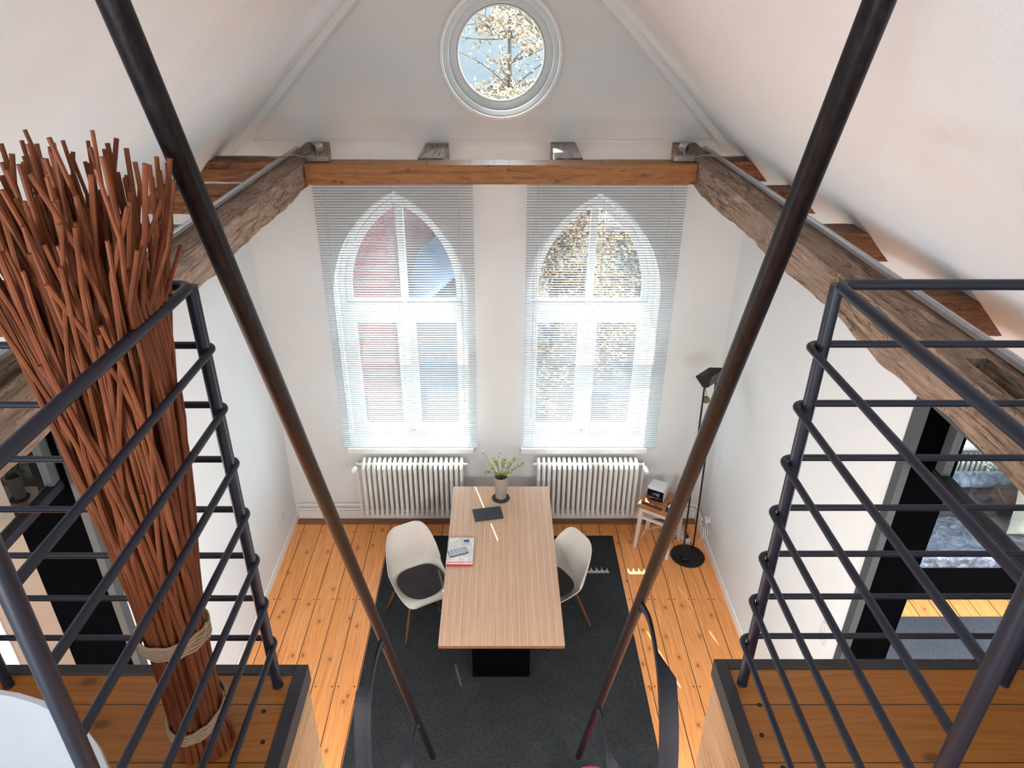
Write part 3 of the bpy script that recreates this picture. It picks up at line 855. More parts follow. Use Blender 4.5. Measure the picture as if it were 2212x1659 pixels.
# ================================================================== BLINDS
def blind(x0, x1, wand_x, label):
    yb = 5.875
    r = empty('venetian_blind', ((x0 + x1) / 2, yb, 0.95), label, 'blind', 'white venetian blinds')
    zt = 3.62
    mb = MB(); n = 112; p = (zt - 0.03 - 1.004) / n
    lad = (x0 + 0.11, (x0 + x1) / 2, x1 - 0.11)
    xs = [x0] + [q + e for q in lad for e in (-0.0065, 0.0065)] + [x1]
    for k in range(n):
        z = 1.004 + p * (k + 0.5)
        vs, fs = [], []
        for t in (-0.5, -0.15, 0.15, 0.5):
            yy = yb + 0.0245 * t; zz = z + 0.0016 * (1 - 4 * t * t) + 0.001 * t
            for xx in xs: vs.append((xx, yy, zz))
        m = len(xs)
        for j in range(3):
            for i in range(m - 1):
                if j == 1 and i % 2 == 1: continue          # the slot the lift cord runs through
                fs.append((j * m + i, j * m + i + 1, (j + 1) * m + i + 1, (j + 1) * m + i))
        mb.add(vs, fs)
    o = mb.build('slats', M['blind'], r, solid=0.0009)
    MB().box((x0, yb - 0.014, zt - 0.02), (x1, yb + 0.014, zt + 0.012)).build('head_rail', M['blind'], r)
    for xx in (x0 + 0.06, x1 - 0.06):
        MB().box((xx - 0.012, yb + 0.012, zt - 0.018), (xx + 0.012, YW, zt + 0.014)).build('wall_bracket', M['blind'], r)
    MB().box((x0, yb - 0.012, 0.984), (x1, yb + 0.012, 0.994)).build('bottom_rail', M['blind'], r, bevel=0.003)
    for xx in lad:
        for dy in (-0.0135, 0.0135):
            MB().tube([(xx - 0.011, yb + dy, 0.99), (xx - 0.011, yb + dy, zt)], 0.0011, 5).build('ladder_cord', M['cord'], r)
    MB().tube([(wand_x, yb - 0.03, zt - 0.03), (wand_x + 0.004, yb - 0.032, 1.9), (wand_x, yb - 0.03, 1.55)], 0.0022, 6).build('pull_cord', M['cord'], r)
    MB().lathe([(0.0, 1.52), (0.005, 1.525), (0.003, 1.55), (0, 1.552)], 8, cx=wand_x, cy=yb - 0.03).build('cord_tassel', M['cord'], r)
    MB().tube([(x0 + 0.07, yb - 0.03, zt - 0.03), (x0 + 0.075, yb - 0.032, 1.35)], 0.003, 6).build('tilt_wand', M['cord'], r)
blind(-1.545, -0.218, -0.33, 'white venetian blind with open slats over the left arched window')
blind(0.227, 1.550, 1.43, 'white venetian blind with open slats over the right arched window')

# ================================================================== RADIATORS
def radiator(x0, valve, label):
    n = 20; w = 0.0515; zb, zt = 0.17, 0.845; y0, y1 = 5.772, 5.925
    r = empty('radiator', (x0 + n * w / 2, 5.85, zb), label, 'radiator', 'white column radiators')
    for k in range(n):
        x = x0 + w * (k + 0.5)
        mb = MB()
        for yy in (y0 + 0.014, (y0 + y1) / 2, y1 - 0.014):
            mb.tube([(x, yy, zb + 0.03), (x, yy, zt - 0.055)], 0.0165 if yy < y0 + 0.02 else 0.0125, 8)
        for zz, up in ((zt - 0.035, 1), (zb + 0.03, -1)):
            pts = cat_rom([(x, y0 + 0.014, zz - up * 0.045), (x, y0 + 0.018, zz - up * 0.022), (x, (y0 + y1) / 2 - 0.02, zz + up * 0.004), (x, y1 - 0.03, zz + up * 0.020), (x, y1 - 0.012, zz + up * 0.008), (x, y1 - 0.012, zz - up * 0.03)], 4)
            mb.tube(pts, 0.0175, 8)
            mb.tube([(x - w / 2, (y0 + y1) / 2, zz - up * 0.012), (x + w / 2, (y0 + y1) / 2, zz - up * 0.012)], 0.019, 10)
        mb.build('column', M['white_metal'], r, smooth=True)
    xv = x0 - 0.05 if valve < 0 else x0 + n * w + 0.05
    xe = x0 if valve < 0 else x0 + n * w
    MB().tube([(xe, 5.85, zt - 0.047), (xv, 5.85, zt - 0.047)], 0.012, 10).tube([(xv, 5.85, zt - 0.03), (xv, 5.85, 0.13)], 0.009, 10).build('supply_pipe', M['white_metal'], r, smooth=True)
    MB().tube([(xv, 5.865, zt - 0.047), (xv, 5.81, zt - 0.052)], 0.017, 12).build('valve_body', M['grey_alu'], r, smooth=True)
    q = Vector((valve * 0.35, -1, -0.35)).to_track_quat('Z', 'Y').to_matrix().to_4x4(); q.translation = Vector((xv, 5.81, zt - 0.052))
    MB().lathe([(0.016, 0.0), (0.022, 0.008), (0.024, 0.03), (0.024, 0.06), (0.018, 0.078), (0.0, 0.08)], 16, q).build('thermostat_head', M['white_metal'], r, smooth=True)
    xo = x0 + n * w if valve < 0 else x0
    MB().tube([(xo, 5.85, zt - 0.047), (xo - valve * 0.03, 5.85, zt - 0.047)], 0.014, 10).build('end_plug', M['white_metal'], r, smooth=True)
    for xx in (x0 + w * 3, x0 + w * 17):
        MB().box((xx - 0.01, 5.9, zb + 0.06), (xx + 0.01, YW - 0.001, zb + 0.08)).box((xx - 0.01, 5.9, zt - 0.14), (xx + 0.01, YW - 0.001, zt - 0.12)).build('wall_bracket', M['white_metal'], r)
radiator(-1.385, -1, 'white column radiator below the left arched window')
radiator(0.368, 1, 'white column radiator below the right arched window')
for z in (0.155, 0.215):
    tag(MB().tube([(XL + 0.03, 5.955, z), (-1.43, 5.955, z)], 0.0105, 10).build('heating_pipe', M['white_metal'], smooth=True), '%s white heating pipe running along the wall left of the left radiator' % ('lower' if z < 0.2 else 'upper'), 'pipe', 'heating pipes')
    tag(MB().tube(cat_rom([(1.455, 5.955, z), (1.9, 5.955, z), (2.05, 5.95, z), (2.075, 5.90, z), (2.075, 5.7, z)], 5), 0.0105, 10).build('heating_pipe', M['white_metal'], smooth=True), '%s white heating pipe turning the corner right of the right radiator' % ('lower' if z < 0.2 else 'upper'), 'pipe', 'heating pipes')

# ================================================================== RUG, TABLE, CHAIRS
rug = MB().box((-1.14, 1.9, 0.0), (1.175, 5.70, 0.008)).build('rug', M['rug'], bevel=0.003)
tag(rug, 'large charcoal felt rug under the dining table', 'rug')
def table():
    r = empty('dining_table', (0.015, 4.59, 0.008), 'long dining table with striped light wood top on a black slab pedestal', 'table')
    MB().box((-0.448, 3.624, 0.738), (0.478, 5.557, 0.742)).build('tabletop', M['table'], r, bevel=0.0012)
    MB().box((-0.446, 3.627, 0.708), (0.476, 5.555, 0.738)).build('apron_edge', M['table_edge'], r)
    p = MB().box((-0.22, 3.95, 0.008), (0.245, 5.2, 0.70)).box((-0.30, 3.9, 0.695), (0.33, 5.25, 0.708))
    p.build('pedestal', M['black_slab'], r, bevel=0.004)
    for x in (0.29,):
        MB().tube([(x, 3.78, 0.694), (x, 3.78, 0.708)], 0.012, 12).build('fixing_bolt', M['alu'], r, smooth=True)
table()
ZT = 0.742

def chair(cx, cy, ang, label):
    """moulded shell chair on splayed wooden legs; faces local +y, ang turns it"""
    r = empty('shell_chair', (0, 0, 0), label, 'chair', 'shell chairs at the dining table')
    spine = [((0.232, 0.386), .120, .004), ((0.236, 0.405), .165, .004), ((0.222, 0.424), .195, .008), ((0.17, 0.428), .215, .022), ((0.09, 0.420), .226, .045), ((0.0, 0.414), .231, .070), ((-0.09, 0.418), .234, .092),
             ((-0.155, 0.445), .236, .112), ((-0.19, 0.50), .236, .118), ((-0.208, 0.57), .231, .105), ((-0.225, 0.645), .219, .080), ((-0.243, 0.715), .200, .055), ((-0.260, 0.775), .172, .034), ((-0.272, 0.812), .135, .022), ((-0.278, 0.828), .085, .014)]
    P = cat_rom([(0, a[0], a[1]) for a, w, c in spine], 3)
    WC = cat_rom([(w, c, 0) for a, w, c in spine], 3)
    nt = 18; vs, fs = [], []
    for i, p in enumerate(P):
        t = (P[min(i + 1, len(P) - 1)] - P[max(i - 1, 0)]).normalized()
        nrm = Vector((1, 0, 0)).cross(t)          # up over the seat, forward on the back
        if nrm.z < 0 and i < 10: nrm = -nrm
        nrm = Vector((0, -t.z, t.y)); nrm = -nrm if (i < len(P) // 2 and nrm.z < 0) else nrm
        w, c = WC[i][0], WC[i][1]
        tt = Vector((0, t.y, t.z))
        nn = Vector((0, tt.z, -tt.y))             # spine runs front lip -> back, so this points up / forward
        for j in range(nt + 1):
            u = -1 + 2 * j / nt
            vs.append(Vector((w * math.sin(u * PI / 2 * 0.9) / math.sin(PI / 2 * 0.9), p.y, p.z)) + nn * (c * abs(u) ** 2.6))
    for i in range(len(P) - 1):
        for j in range(nt):
            a = i * (nt + 1) + j; fs.append((a, a + 1, a + nt + 2, a + nt + 1))
    MB().add(vs, fs).build('seat_shell', M['shell'], r, smooth=True, solid=0.007, subd=1)
    # felt cushion
    cp = []
    prof = [(0.0, .0), (0.9, 0.0), (1.0, 0.004), (1.0, 0.009), (0.93, 0.013), (0.0, 0.014)]
    n = 36; vs, fs = [], []
    for q, z in prof:
        for k in range(n):
            a = 2 * PI * k / n
            ex = (abs(math.cos(a)) ** 2.5 + abs(math.sin(a)) ** 2.5) ** (-1 / 2.5)
            x, y = 0.192 * q * ex * math.cos(a), 0.172 * q * ex * math.sin(a)
            lift = 0.5 * x * x * 2.6 + (0.9 * max(0, -y - 0.03) ** 2 * 2.0)
            vs.append((x, y + 0.035, 0.4235 + z + lift))
    for i in range(len(prof) - 1):
        for k in range(n):
            l = (k + 1) % n; fs.append((i * n + k, i * n + l, (i + 1) * n + l, (i + 1) * n + k))
    MB().add(vs, fs).build('seat_pad', M['cushion'], r, smooth=True)
    tops = {}
    for a in (-1, 1):
        for b in (-1, 1):
            top = Vector((a * 0.125, b * 0.125 - 0.0, 0.385)); bot = Vector((a * 0.232, b * 0.225 - 0.01, 0.020))
            tops[(a, b)] = (top, bot)
            lg = MB().tube([bot, bot.lerp(top, 0.45), top], [0.0085, 0.0135, 0.0120], 12).build('leg', M['leg_wood'], r, smooth=True)
            MB().tube([bot + Vector((0, 0, -0.012)), bot + Vector((0, 0, 0.004))], 0.0095, 10).build('foot_glide', M['black_metal'], lg, smooth=True)
    mb = MB()
    for (a, b), (a2, b2) in (((-1, -1), (-1, 1)), ((1, -1), (1, 1)), ((-1, -1), (1, -1)), ((-1, 1), (1, 1))):
        t1, b1 = tops[(a, b)]; t2, bb2 = tops[(a2, b2)]
        mb.tube([b1.lerp(t1, 0.52), t2 + Vector((0, 0, -0.01))], 0.0035, 6); mb.tube([bb2.lerp(t2, 0.52), t1 + Vector((0, 0, -0.01))], 0.0035, 6)
    mb.tube([tops[(-1, -1)][0], tops[(1, 1)][0]], 0.005, 6).tube([tops[(-1, 1)][0], tops[(1, -1)][0]], 0.005, 6)
    mb.build('wire_brace', M['black_metal'], r, smooth=True)
    r.location = (cx, cy, 0.008); r.rotation_euler = (0, 0, ang); r.scale = (1.03, 1.03, 1.065)
    return r
c1 = chair(-0.695, 4.565, math.radians(-152), 'pale grey shell chair with dark seat pad on the left side of the dining table')
c2 = copy_tree(c1); c2.location = (0.47, 4.53, 0.008); c2.rotation_euler = (0, 0, math.radians(122))
tag(c2, 'pale grey shell chair pushed under the right side of the dining table')

# ================================================================== THINGS ON THE TABLE
M['clay'] = plain('rough_grey_ceramic', (0.34, 0.30, 0.265), 0.8, var=0.25, scale=120, bump=0.3)
M['slate'] = plain('dark_slate', (0.03, 0.032, 0.034), 0.8, var=0.3, scale=60)
M['twig'] = plain('brown_twig', (0.09, 0.055, 0.035), 0.8, var=0.2)
M['leaf'] = plain('spring_leaf', (0.20, 0.28, 0.045), 0.6, var=0.45, scale=45)
M['leaf_light'] = plain('pale_spring_leaf', (0.42, 0.50, 0.14), 0.6, var=0.3, scale=45)
vx, vy = 0.013, 5.385
tag(MB().lathe([(0.0, 0.0), (0.084, 0.0), (0.086, 0.003), (0.084, 0.006), (0.0, 0.006)], 40).build('coaster', M['slate'], smooth=True), 'round dark slate coaster under the vase', 'coaster').location = (vx, vy - 0.012, ZT)
def leaf_quad(mb, p, d, up, L, Wd):
    d = Vector(d).normalized(); s = d.cross(up).normalized() * Wd; n = s.cross(d).normalized()
    p = Vector(p)
    a = p; b = p + d * L * 0.45 + s + n * L * 0.10; c = p + d * L + n * L * 0.02; e = p + d * L * 0.45 - s + n * L * 0.10; m = p + d * L * 0.5
    mb.add([a, b, c, e, m], [(0, 1, 4), (1, 2, 4), (2, 3, 4), (3, 0, 4)])
def vase():
    zz = ZT + 0.0062
    v = empty('flower_vase', (vx, vy, zz), 'tall tapered grey ceramic vase on the dining table', 'vase')
    MB().lathe([(0.0, 0), (0.048, 0), (0.051, 0.006), (0.066, 0.235), (0.067, 0.243), (0.064, 0.243), (0.062, 0.232), (0.047, 0.015), (0, 0.014)], 36, Matrix.Translation((vx, vy, zz))).build('vase_body', M['clay'], v, smooth=True)
    b = empty('leafy_branches', (vx, vy, zz + 0.05), 'bunch of budding green twigs standing in the grey vase', 'plant')
    rnd = random.Random(4)
    dirs = [(-0.155, 0.01, 0.34), (-0.10, -0.05, 0.20), (-0.06, 0.03, 0.23), (-0.02, 0.0, 0.33), (0.04, 0.04, 0.18), (0.085, -0.02, 0.25), (0.12, 0.03, 0.22), (0.19, 0.0, 0.175), (0.06, -0.08, 0.14),
            (-0.13, -0.04, 0.09), (0.0, -0.09, 0.13), (-0.05, 0.08, 0.15), (0.10, 0.07, 0.13), (0.02, 0.09, 0.17), (0.09, -0.06, 0.10), (-0.04, -0.07, 0.10)]
    dark, light, tw = MB(), MB(), None
    for i, (dx, dy, dz) in enumerate(dirs):
        base = Vector((vx + dx * 0.05, vy + dy * 0.05, zz + 0.05)); mid = Vector((vx + dx * 0.22, vy + dy * 0.22, zz + 0.24)); end = Vector((vx + dx, vy + dy, zz + 0.235 + dz * 0.75))
        m2_ = mid.lerp(end, 0.5) + Vector((rnd.uniform(-.012, .012), rnd.uniform(-.012, .012), 0.012))
        path = cat_rom([base, mid, m2_, end], 5)
        MB().tube(path, [0.0026 * (1 - 0.6 * k / (len(path) - 1)) for k in range(len(path))], 5).build('twig', M['twig'], b, smooth=True)
        spots = [path[-1]] * 4 + [path[-1 - rnd.randint(1, 3)] for _ in range(2)]
        if dz < 0.24: spots += [path[-1 - rnd.randint(0, 6)] for _ in range(14)]
        for s_ in spots:
            d = Vector((rnd.uniform(-1, 1), rnd.uniform(-1, 1), rnd.uniform(-0.2, 1)))
            leaf_quad(light if rnd.random() < 0.55 else dark, s_ + d * 0.004, d, Vector((rnd.uniform(-1, 1), rnd.uniform(-1, 1), 1)), rnd.uniform(0.016, 0.032), rnd.uniform(0.006, 0.011))
    for m_, mt in ((light, M['leaf_light']), (dark, M['leaf'])):
        o = m_.build('leaves', mt, b, smooth=True); o['kind'] = 'stuff'
vase()

def rbox(name, size, loc, ang, mat, label, cat, bevel=0.003, group=None):
    a, b, c = size
    o = MB().box((-a / 2, -b / 2, 0), (a / 2, b / 2, c)).build(name, mat, bevel=bevel)
    o.location = loc; o.rotation_euler = (0, 0, ang)
    return tag(o, label, cat, group)
def tablet():
    r = empty('tablet_case', (0, 0, 0), 'closed black tablet case lying on the dining table', 'tablet')
    L, Wd = 0.262, 0.168
    MB().box((-L / 2, -Wd / 2, 0.0), (L / 2, Wd / 2, 0.009)).build('tablet_body', M['black_metal'], r, bevel=0.004)
    for k in range(3):
        y0 = -Wd / 2 + k * Wd / 3
        MB().box((-L / 2 - 0.001, y0 + 0.0012, 0.009), (L / 2 + 0.001, y0 + Wd / 3 - 0.0012, 0.013)).build('cover_panel', M['case'], r, bevel=0.0015)
    r.location = (-0.107, 5.13, ZT); r.rotation_euler = (0, 0, math.radians(11))
M['case'] = plain('black_leather_cover', (0.020, 0.025, 0.033), 0.55, var=0.1)
tablet()

def paper_mat(name, base=(0.72, 0.71, 0.68), ink=(0.10, 0.10, 0.12)):
    t = NT(name, 0.85)
    x = t.xyz()
    line = t.m2('GREATER_THAN', t.m2('FRACT', t.m2('MULTIPLY', x[1], 170.0)), 0.55)
    wd = t.noise(t.vec(t.m2('MULTIPLY', x[0], 160.0), t.m2('FLOOR', t.m2('MULTIPLY', x[1], 170.0)), 0.0), 1.0, 1)
    blk = t.noise(t.co(), 14.0, 1)
    f = t.m2('MULTIPLY', t.m2('MULTIPLY', line, t.m2('GREATER_THAN', wd, 0.47)), t.rng(blk, 0.44, 0.5, 0.0, 0.55))
    t.color(t.mix(f, base, ink)); return t.m
M['newsprint'] = paper_mat('newsprint')
M['paper'] = plain('white_paper', (0.78, 0.78, 0.77), 0.8, var=0.01)
M['red'] = plain('red_cover', (0.50, 0.03, 0.05), 0.5)
M['pinkpaper'] = plain('pink_paper', (0.70, 0.30, 0.32), 0.7)
px, py = -0.335, 4.62
z = ZT
for (sx, sy, th, ox, oy, an, mt, nm, lab, ct) in (
        (0.215, 0.285, 0.010, 0.000, -0.030, 1.0, 'red', 'magazine', 'red covered magazine at the bottom of the paper pile on the table', 'magazine'),
        (0.225, 0.28, 0.007, 0.002, -0.018, -1.5, 'newsprint', 'folded_newspaper', 'folded newspaper right above the red magazine in the table pile', 'newspaper'),
        (0.20, 0.27, 0.004, -0.008, -0.012, 2.0, 'pinkpaper', 'pink_paper', 'pink sheet showing its edge in the middle of the table pile', 'paper'),
        (0.205, 0.265, 0.004, 0.000, -0.004, 0.0, 'paper', 'envelope', 'white envelope just under the top sheet of the table pile', 'envelope'),
        (0.218, 0.285, 0.005, 0.004, 0.010, -1.0, 'newsprint', 'newspaper', 'printed newspaper sheet on top of the table pile, under the phone', 'newspaper')):
    rbox(nm, (sx, sy, th), (px + ox, py + oy, z), math.radians(an), M[mt], lab, ct, 0.0012); z += th + 0.0002
def phone():
    r = empty('smartphone', (0, 0, 0), 'black smartphone lying on the newspaper pile', 'phone')
    MB().box((-0.083, -0.042, 0), (0.083, 0.042, 0.008)).build('phone_body', M['black_metal'], r, bevel=0.004)
    t = NT('phone_screen', 0.08, 0, (0.02, 0.025, 0.03)); t.b.inputs['Coat Weight'].default_value = 1.0
    w = t.n('ShaderNodeTexWave'); t.put(w.inputs['Vector'], t.co()); w.inputs['Scale'].default_value = 14; w.inputs['Distortion'].default_value = 7
    t.color(t.ramp(w.outputs['Fac'], [(0.2, (0.20, 0.24, 0.28)), (0.8, (0.52, 0.58, 0.62))]))
    MB().box((-0.079, -0.038, 0.008), (0.079, 0.038, 0.0085)).build('screen', t.m, r)
    r.location = (-0.352, 4.585, z); r.rotation_euler = (0, 0, math.radians(21))
phone()
rbox('eraser', (0.045, 0.024, 0.012), (-0.285, 4.722, z), math.radians(6), M['blue_sleeve'] if 'blue_sleeve' in M else M.setdefault('blue_sleeve', plain('blue_sleeve', (0.05, 0.09, 0.26), 0.5)), 'small eraser with blue sleeve at the top of the newspaper', 'eraser', 0.002)
pen = MB().tube([(-0.065, 0, 0.005), (-0.055, 0, 0.005), (0.05, 0, 0.005)], [0.0012, 0.004, 0.0045], 10).build('pen', M['alu'], smooth=True)
pen.location = (-0.31, 4.698, z); pen.rotation_euler = (0, 0, math.radians(4)); tag(pen, 'thin silver pen beside the eraser on the newspaper', 'pen')
rbox('sill_sheet', (0.24, 0.05, 0.002), (-1.17, 5.960, 0.9265), 0.0, M.setdefault('greenpaper', plain('green_paper', (0.10, 0.42, 0.30), 0.7)), 'green sheet of paper on the left window sill', 'paper', 0)
for q, (ex, w_) in enumerate(((0.62, 0.22), (1.06, 0.22))):  # white sheets put in as the bright sun patches on the right sill
    rbox('sill_sheet', (w_, 0.045, 0.002), (ex, 5.960, 0.9265), 0, M['paper'], '%s white sheet standing in for a sun patch on the right window sill' % ('left hand' if q == 0 else 'right hand'), 'paper', 0, 'sun patch sheets on the sill')

# ================================================================== STOOL WITH CLOCK RADIO, LAMP, SOCKETS
def stool():
    cx, cy, ang = 1.612, 5.585, math.radians(-33)
    r = empty('wooden_stool', (0, 0, 0), 'small white painted stool with a brown wooden top beside the right radiator', 'stool')
    M['stooltop'] = board_mat('stool_top_wood', 1, 0.06, (0.26, 0.085, 0.03), (0.42, 0.16, 0.06), (0.55, 0.25, 0.10), gap=0.002, knots=0)
    M['chipped'] = plain('chipped_white_paint', (0.70, 0.62, 0.57), 0.5, var=0.06, scale=20)
    h = 0.54
    MB().box((-0.195, -0.185, h - 0.028), (0.195, 0.185, h)).build('seat', M['stooltop'], r, bevel=0.006)
    for a in (-1, 1):
        for b in (-1, 1):
            MB().add([(a * 0.15 - 0.02, b * 0.145 - 0.02, h - 0.028), (a * 0.15 + 0.02, b * 0.145 - 0.02, h - 0.028), (a * 0.15 + 0.02, b * 0.145 + 0.02, h - 0.028), (a * 0.15 - 0.02, b * 0.145 + 0.02, h - 0.028),
                      (a * 0.17 - 0.016, b * 0.165 - 0.016, 0), (a * 0.17 + 0.016, b * 0.165 - 0.016, 0), (a * 0.17 + 0.016, b * 0.165 + 0.016, 0), (a * 0.17 - 0.016, b * 0.165 + 0.016, 0)],
                     [(0, 1, 2, 3), (7, 6, 5, 4), (0, 4, 5, 1), (1, 5, 6, 2), (2, 6, 7, 3), (3, 7, 4, 0)]).build('leg', M['chipped'], r, bevel=0.003)
    for a in (-1, 1):
        MB().box((a * 0.15 - 0.009, -0.13, h - 0.085), (a * 0.15 + 0.009, 0.13, h - 0.028)).build('apron', M['chipped'], r)
        MB().box((-0.135, a * 0.145 - 0.009, h - 0.085), (0.135, a * 0.145 + 0.009, h - 0.028)).build('apron', M['chipped'], r)
        MB().box((a * 0.155 - 0.009, -0.14, h - 0.17), (a * 0.155 + 0.009, 0.14, h - 0.14)).build('stretcher', M['chipped'], r)
        MB().box((-0.14, a * 0.15 - 0.009, h - 0.17), (0.14, a * 0.15 + 0.009, h - 0.14)).build('stretcher', M['chipped'], r)
    r.location = (cx, cy, 0); r.rotation_euler = (0, 0, ang)
    T = Matrix.Translation((cx, cy, h)) @ Matrix.Rotation(ang, 4, 'Z')
    def on(name, x, y, a, label, cat):
        e = empty(name, (0, 0, 0), label, cat)
        return e, T @ Vector((x, y, 0.0)), ang + a
    e, p, a = on('clock_radio', -0.075, 0.045, math.radians(4), 'white cube clock radio with black front on the small stool', 'clock radio')
    MB().box((-0.088, -0.085, 0), (0.088, 0.085, 0.145)).build('radio_body', M['white_shell'], e, bevel=0.02, seg=4)
    MB().box((-0.082, -0.092, 0.006), (0.082, -0.084, 0.128)).build('display_panel', M['panel'], e, bevel=0.006)
    n = 20; pl = [((0.035 if math.cos(2 * PI * (k + .5) / n) > 0 else -0.035) + 0.022 * math.cos(2 * PI * (k + .5) / n), 0.03 + 0.022 * math.sin(2 * PI * (k + .5) / n)) for k in range(n)]
    MB().prism(pl, 0.1445, 0.1475, 'xy').build('top_button', M['steel_white'], e)
    # time digits on the display
    seg = MB()
    def bar(x, z_, w_, h_): seg.box((x - w_ / 2, -0.0928, z_ - h_ / 2), (x + w_ / 2, -0.0919, z_ + h_ / 2))
    def digit(x, on_):
        z0 = 0.085
        if 'a' in on_: bar(x, z0 + 0.014, 0.012, 0.0018)
        if 'g' in on_: bar(x, z0, 0.012, 0.0018)
        if 'd' in on_: bar(x, z0 - 0.014, 0.012, 0.0018)
        if 'b' in on_: bar(x + 0.006, z0 + 0.007, 0.0018, 0.013)
        if 'c' in on_: bar(x + 0.006, z0 - 0.007, 0.0018, 0.013)
        if 'f' in on_: bar(x - 0.006, z0 + 0.007, 0.0018, 0.013)
        if 'e' in on_: bar(x - 0.006, z0 - 0.007, 0.0018, 0.013)
    digit(-0.03, 'bc'); digit(-0.012, 'bc'); digit(0.012, 'fgbc'); digit(0.032, 'abcdef'); bar(0, 0.09, 0.002, 0.002); bar(0, 0.08, 0.002, 0.002)
    bar(0, 0.045, 0.09, 0.0012)
    seg.build('clock_digits', M['digits'], e)
    e.location = p; e.rotation_euler = (0, 0, a)
    e, p, a = on('glasses_case', -0.06, -0.135, math.radians(-3), 'slim dark brown pen case with a metal clip at the front edge of the stool', 'pen case')
    MB().tube([(-0.11, 0, 0.012), (-0.10, 0, 0.012), (0.10, 0, 0.012), (0.11, 0, 0.012)], [0.008, 0.012, 0.012, 0.008], 10).build('case_body', M['leather'], e, smooth=True)
    MB().box((-0.015, -0.006, 0.0235), (0.025, 0.006, 0.0255)).build('clip', M['alu'], e)
    e.location = p; e.rotation_euler = (0, 0, a)
    e, p, a = on('phone_cradle', 0.13, 0.12, math.radians(10), 'black phone cradle standing at the back corner of the stool', 'phone cradle')
    MB().box((-0.05, -0.05, 0), (0.05, 0.05, 0.03)).build('cradle_base', M['black_metal'], e, bevel=0.008)
    q = Matrix.Translation((0, 0.01, 0.025)) @ Matrix.Rotation(math.radians(-16), 4, 'X')
    MB().box((-0.026, -0.012, 0), (0.026, 0.012, 0.16), q).build('handset', M['black_metal'], e, bevel=0.008)
    e.location = p; e.rotation_euler = (0, 0, a)
    for (x, y, a, sx, sy, sz, z0, mt, lab) in ((0.125, -0.06, 8, 0.12, 0.15, 0.006, 0, 'leather', 'dark notebook lying on the right side of the stool'), (0.13, -0.03, -14, 0.08, 0.11, 0.02, 0.0062, 'white_shell', 'white box on the notebook on the stool')):
        o = rbox('notebook' if sz < 0.01 else 'small_box', (sx, sy, sz), T @ Vector((x, y, z0)), ang + math.radians(a), M[mt], lab, 'notebook' if sz < 0.01 else 'box')
M['panel'] = plain('black_glass_panel', (0.008, 0.008, 0.010), 0.12)
t = NT('clock_digit_glow', 0.5, 0, (0.2, 0.2, 0.22)); t.b.inputs['Emission Color'].default_value = (0.7, 0.75, 0.85, 1); t.b.inputs['Emission Strength'].default_value = 0.25; M['digits'] = t.m
M['leather'] = plain('dark_brown_leather', (0.035, 0.018, 0.014), 0.5, var=0.3)
stool()

def floor_lamp():
    bx, by = 1.881, 5.395
    r = empty('floor_lamp', (bx, by, 0), 'tall black double rod floor lamp with tilted trough head in the right corner', 'floor lamp')
    MB().lathe([(0.0, 0), (0.165, 0), (0.168, 0.006), (0.165, 0.014), (0.10, 0.02), (0, 0.022)], 44, Matrix.Translation((bx, by, 0))).build('base', M['black_metal'], r, smooth=True)
    a0, a1 = Vector((1.811, 5.335, 0.015)), Vector((1.765, 5.335, 2.02))
    b0, b1 = Vector((1.950, 5.47, 0.015)), Vector((1.905, 5.48, 2.02))
    MB().tube([a0, a1], 0.0085, 12).build('rod', M['black_metal'], r, smooth=True)
    MB().tube([b0, b1], 0.0085, 12).build('rod', M['black_metal'], r, smooth=True)
    # trough head between the rods
    ax = (b1 - a1).normalized(); up = Vector((0, 0, 1)); sd = ax.cross(up).normalized()
    tilt = Matrix.Rotation(math.radians(-18), 3, ax)
    sec = [(-0.025, -0.055), (0.025, -0.055), (0.078, 0.045), (-0.078, 0.045)]
    c0 = a1 - ax * 0.015; c1 = b1 + ax * 0.015
    def P(c, s_, u): return c + tilt @ (sd * s_ + up * u)
    vs = [P(c, s_, u) for c in (c0, c1) for s_, u in sec]
    MB().add(vs, [(0, 1, 5, 4), (1, 2, 6, 5), (3, 0, 4, 7), (0, 3, 2, 1), (4, 5, 6, 7)]).build('lamp_shade', M['black_metal'], r, solid=0.003)
    m1 = (P(c0, 0, -0.01), P(c1, 0, -0.01))
    MB().tube([m1[0].lerp(m1[1], 0.12), m1[0].lerp(m1[1], 0.88)], 0.006, 8).build('lamp_tube', M['alu'], r, smooth=True)
    g = [P(c0.lerp(c1, 0.02), -0.07, 0.042), P(c0.lerp(c1, 0.02), 0.07, 0.042), P(c0.lerp(c1, 0.98), 0.07, 0.042), P(c0.lerp(c1, 0.98), -0.07, 0.042)]
    MB().add(g, [(0, 1, 2, 3)]).build('lamp_glass', M['glass'], r, solid=0.002)
    m = (a1 + b1) / 2 - Vector((0.0, 0, 0.12))
    MB().tube([a1 - Vector((0, 0, 0.03)), a1.lerp(b1, 0.35) - Vector((0, 0, 0.16)), m - Vector((0.02, 0, 0.12))], 0.0025, 6).build('balance_arm', M['black_metal'], r)
    MB().tube([a1 - Vector((0, 0, 0.08)), b1 - Vector((0, 0, 0.05))], 0.003, 6).build('balance_arm', M['black_metal'], r)
    c = a1.lerp(b1, 0.35) + Vector((0.0, 0, -0.215))
    MB().lathe([(0.0, -0.032)] + [(0.033 * math.cos(t_), 0.033 * math.sin(t_)) for t_ in [(-1.3 + 2.6 * k / 10) for k in range(11)]] + [(0, 0.032)], 20, Matrix.Translation(c)).build('counterweight', M['olive'], r, smooth=True)
    MB().box((1.80, 5.30, 0.02), (1.87, 5.38, 0.05)).build('foot_switch', M['black_metal'], r, bevel=0.006)
M['olive'] = plain('olive_weight', (0.13, 0.12, 0.045), 0.6, var=0.4, scale=60)
floor_lamp()
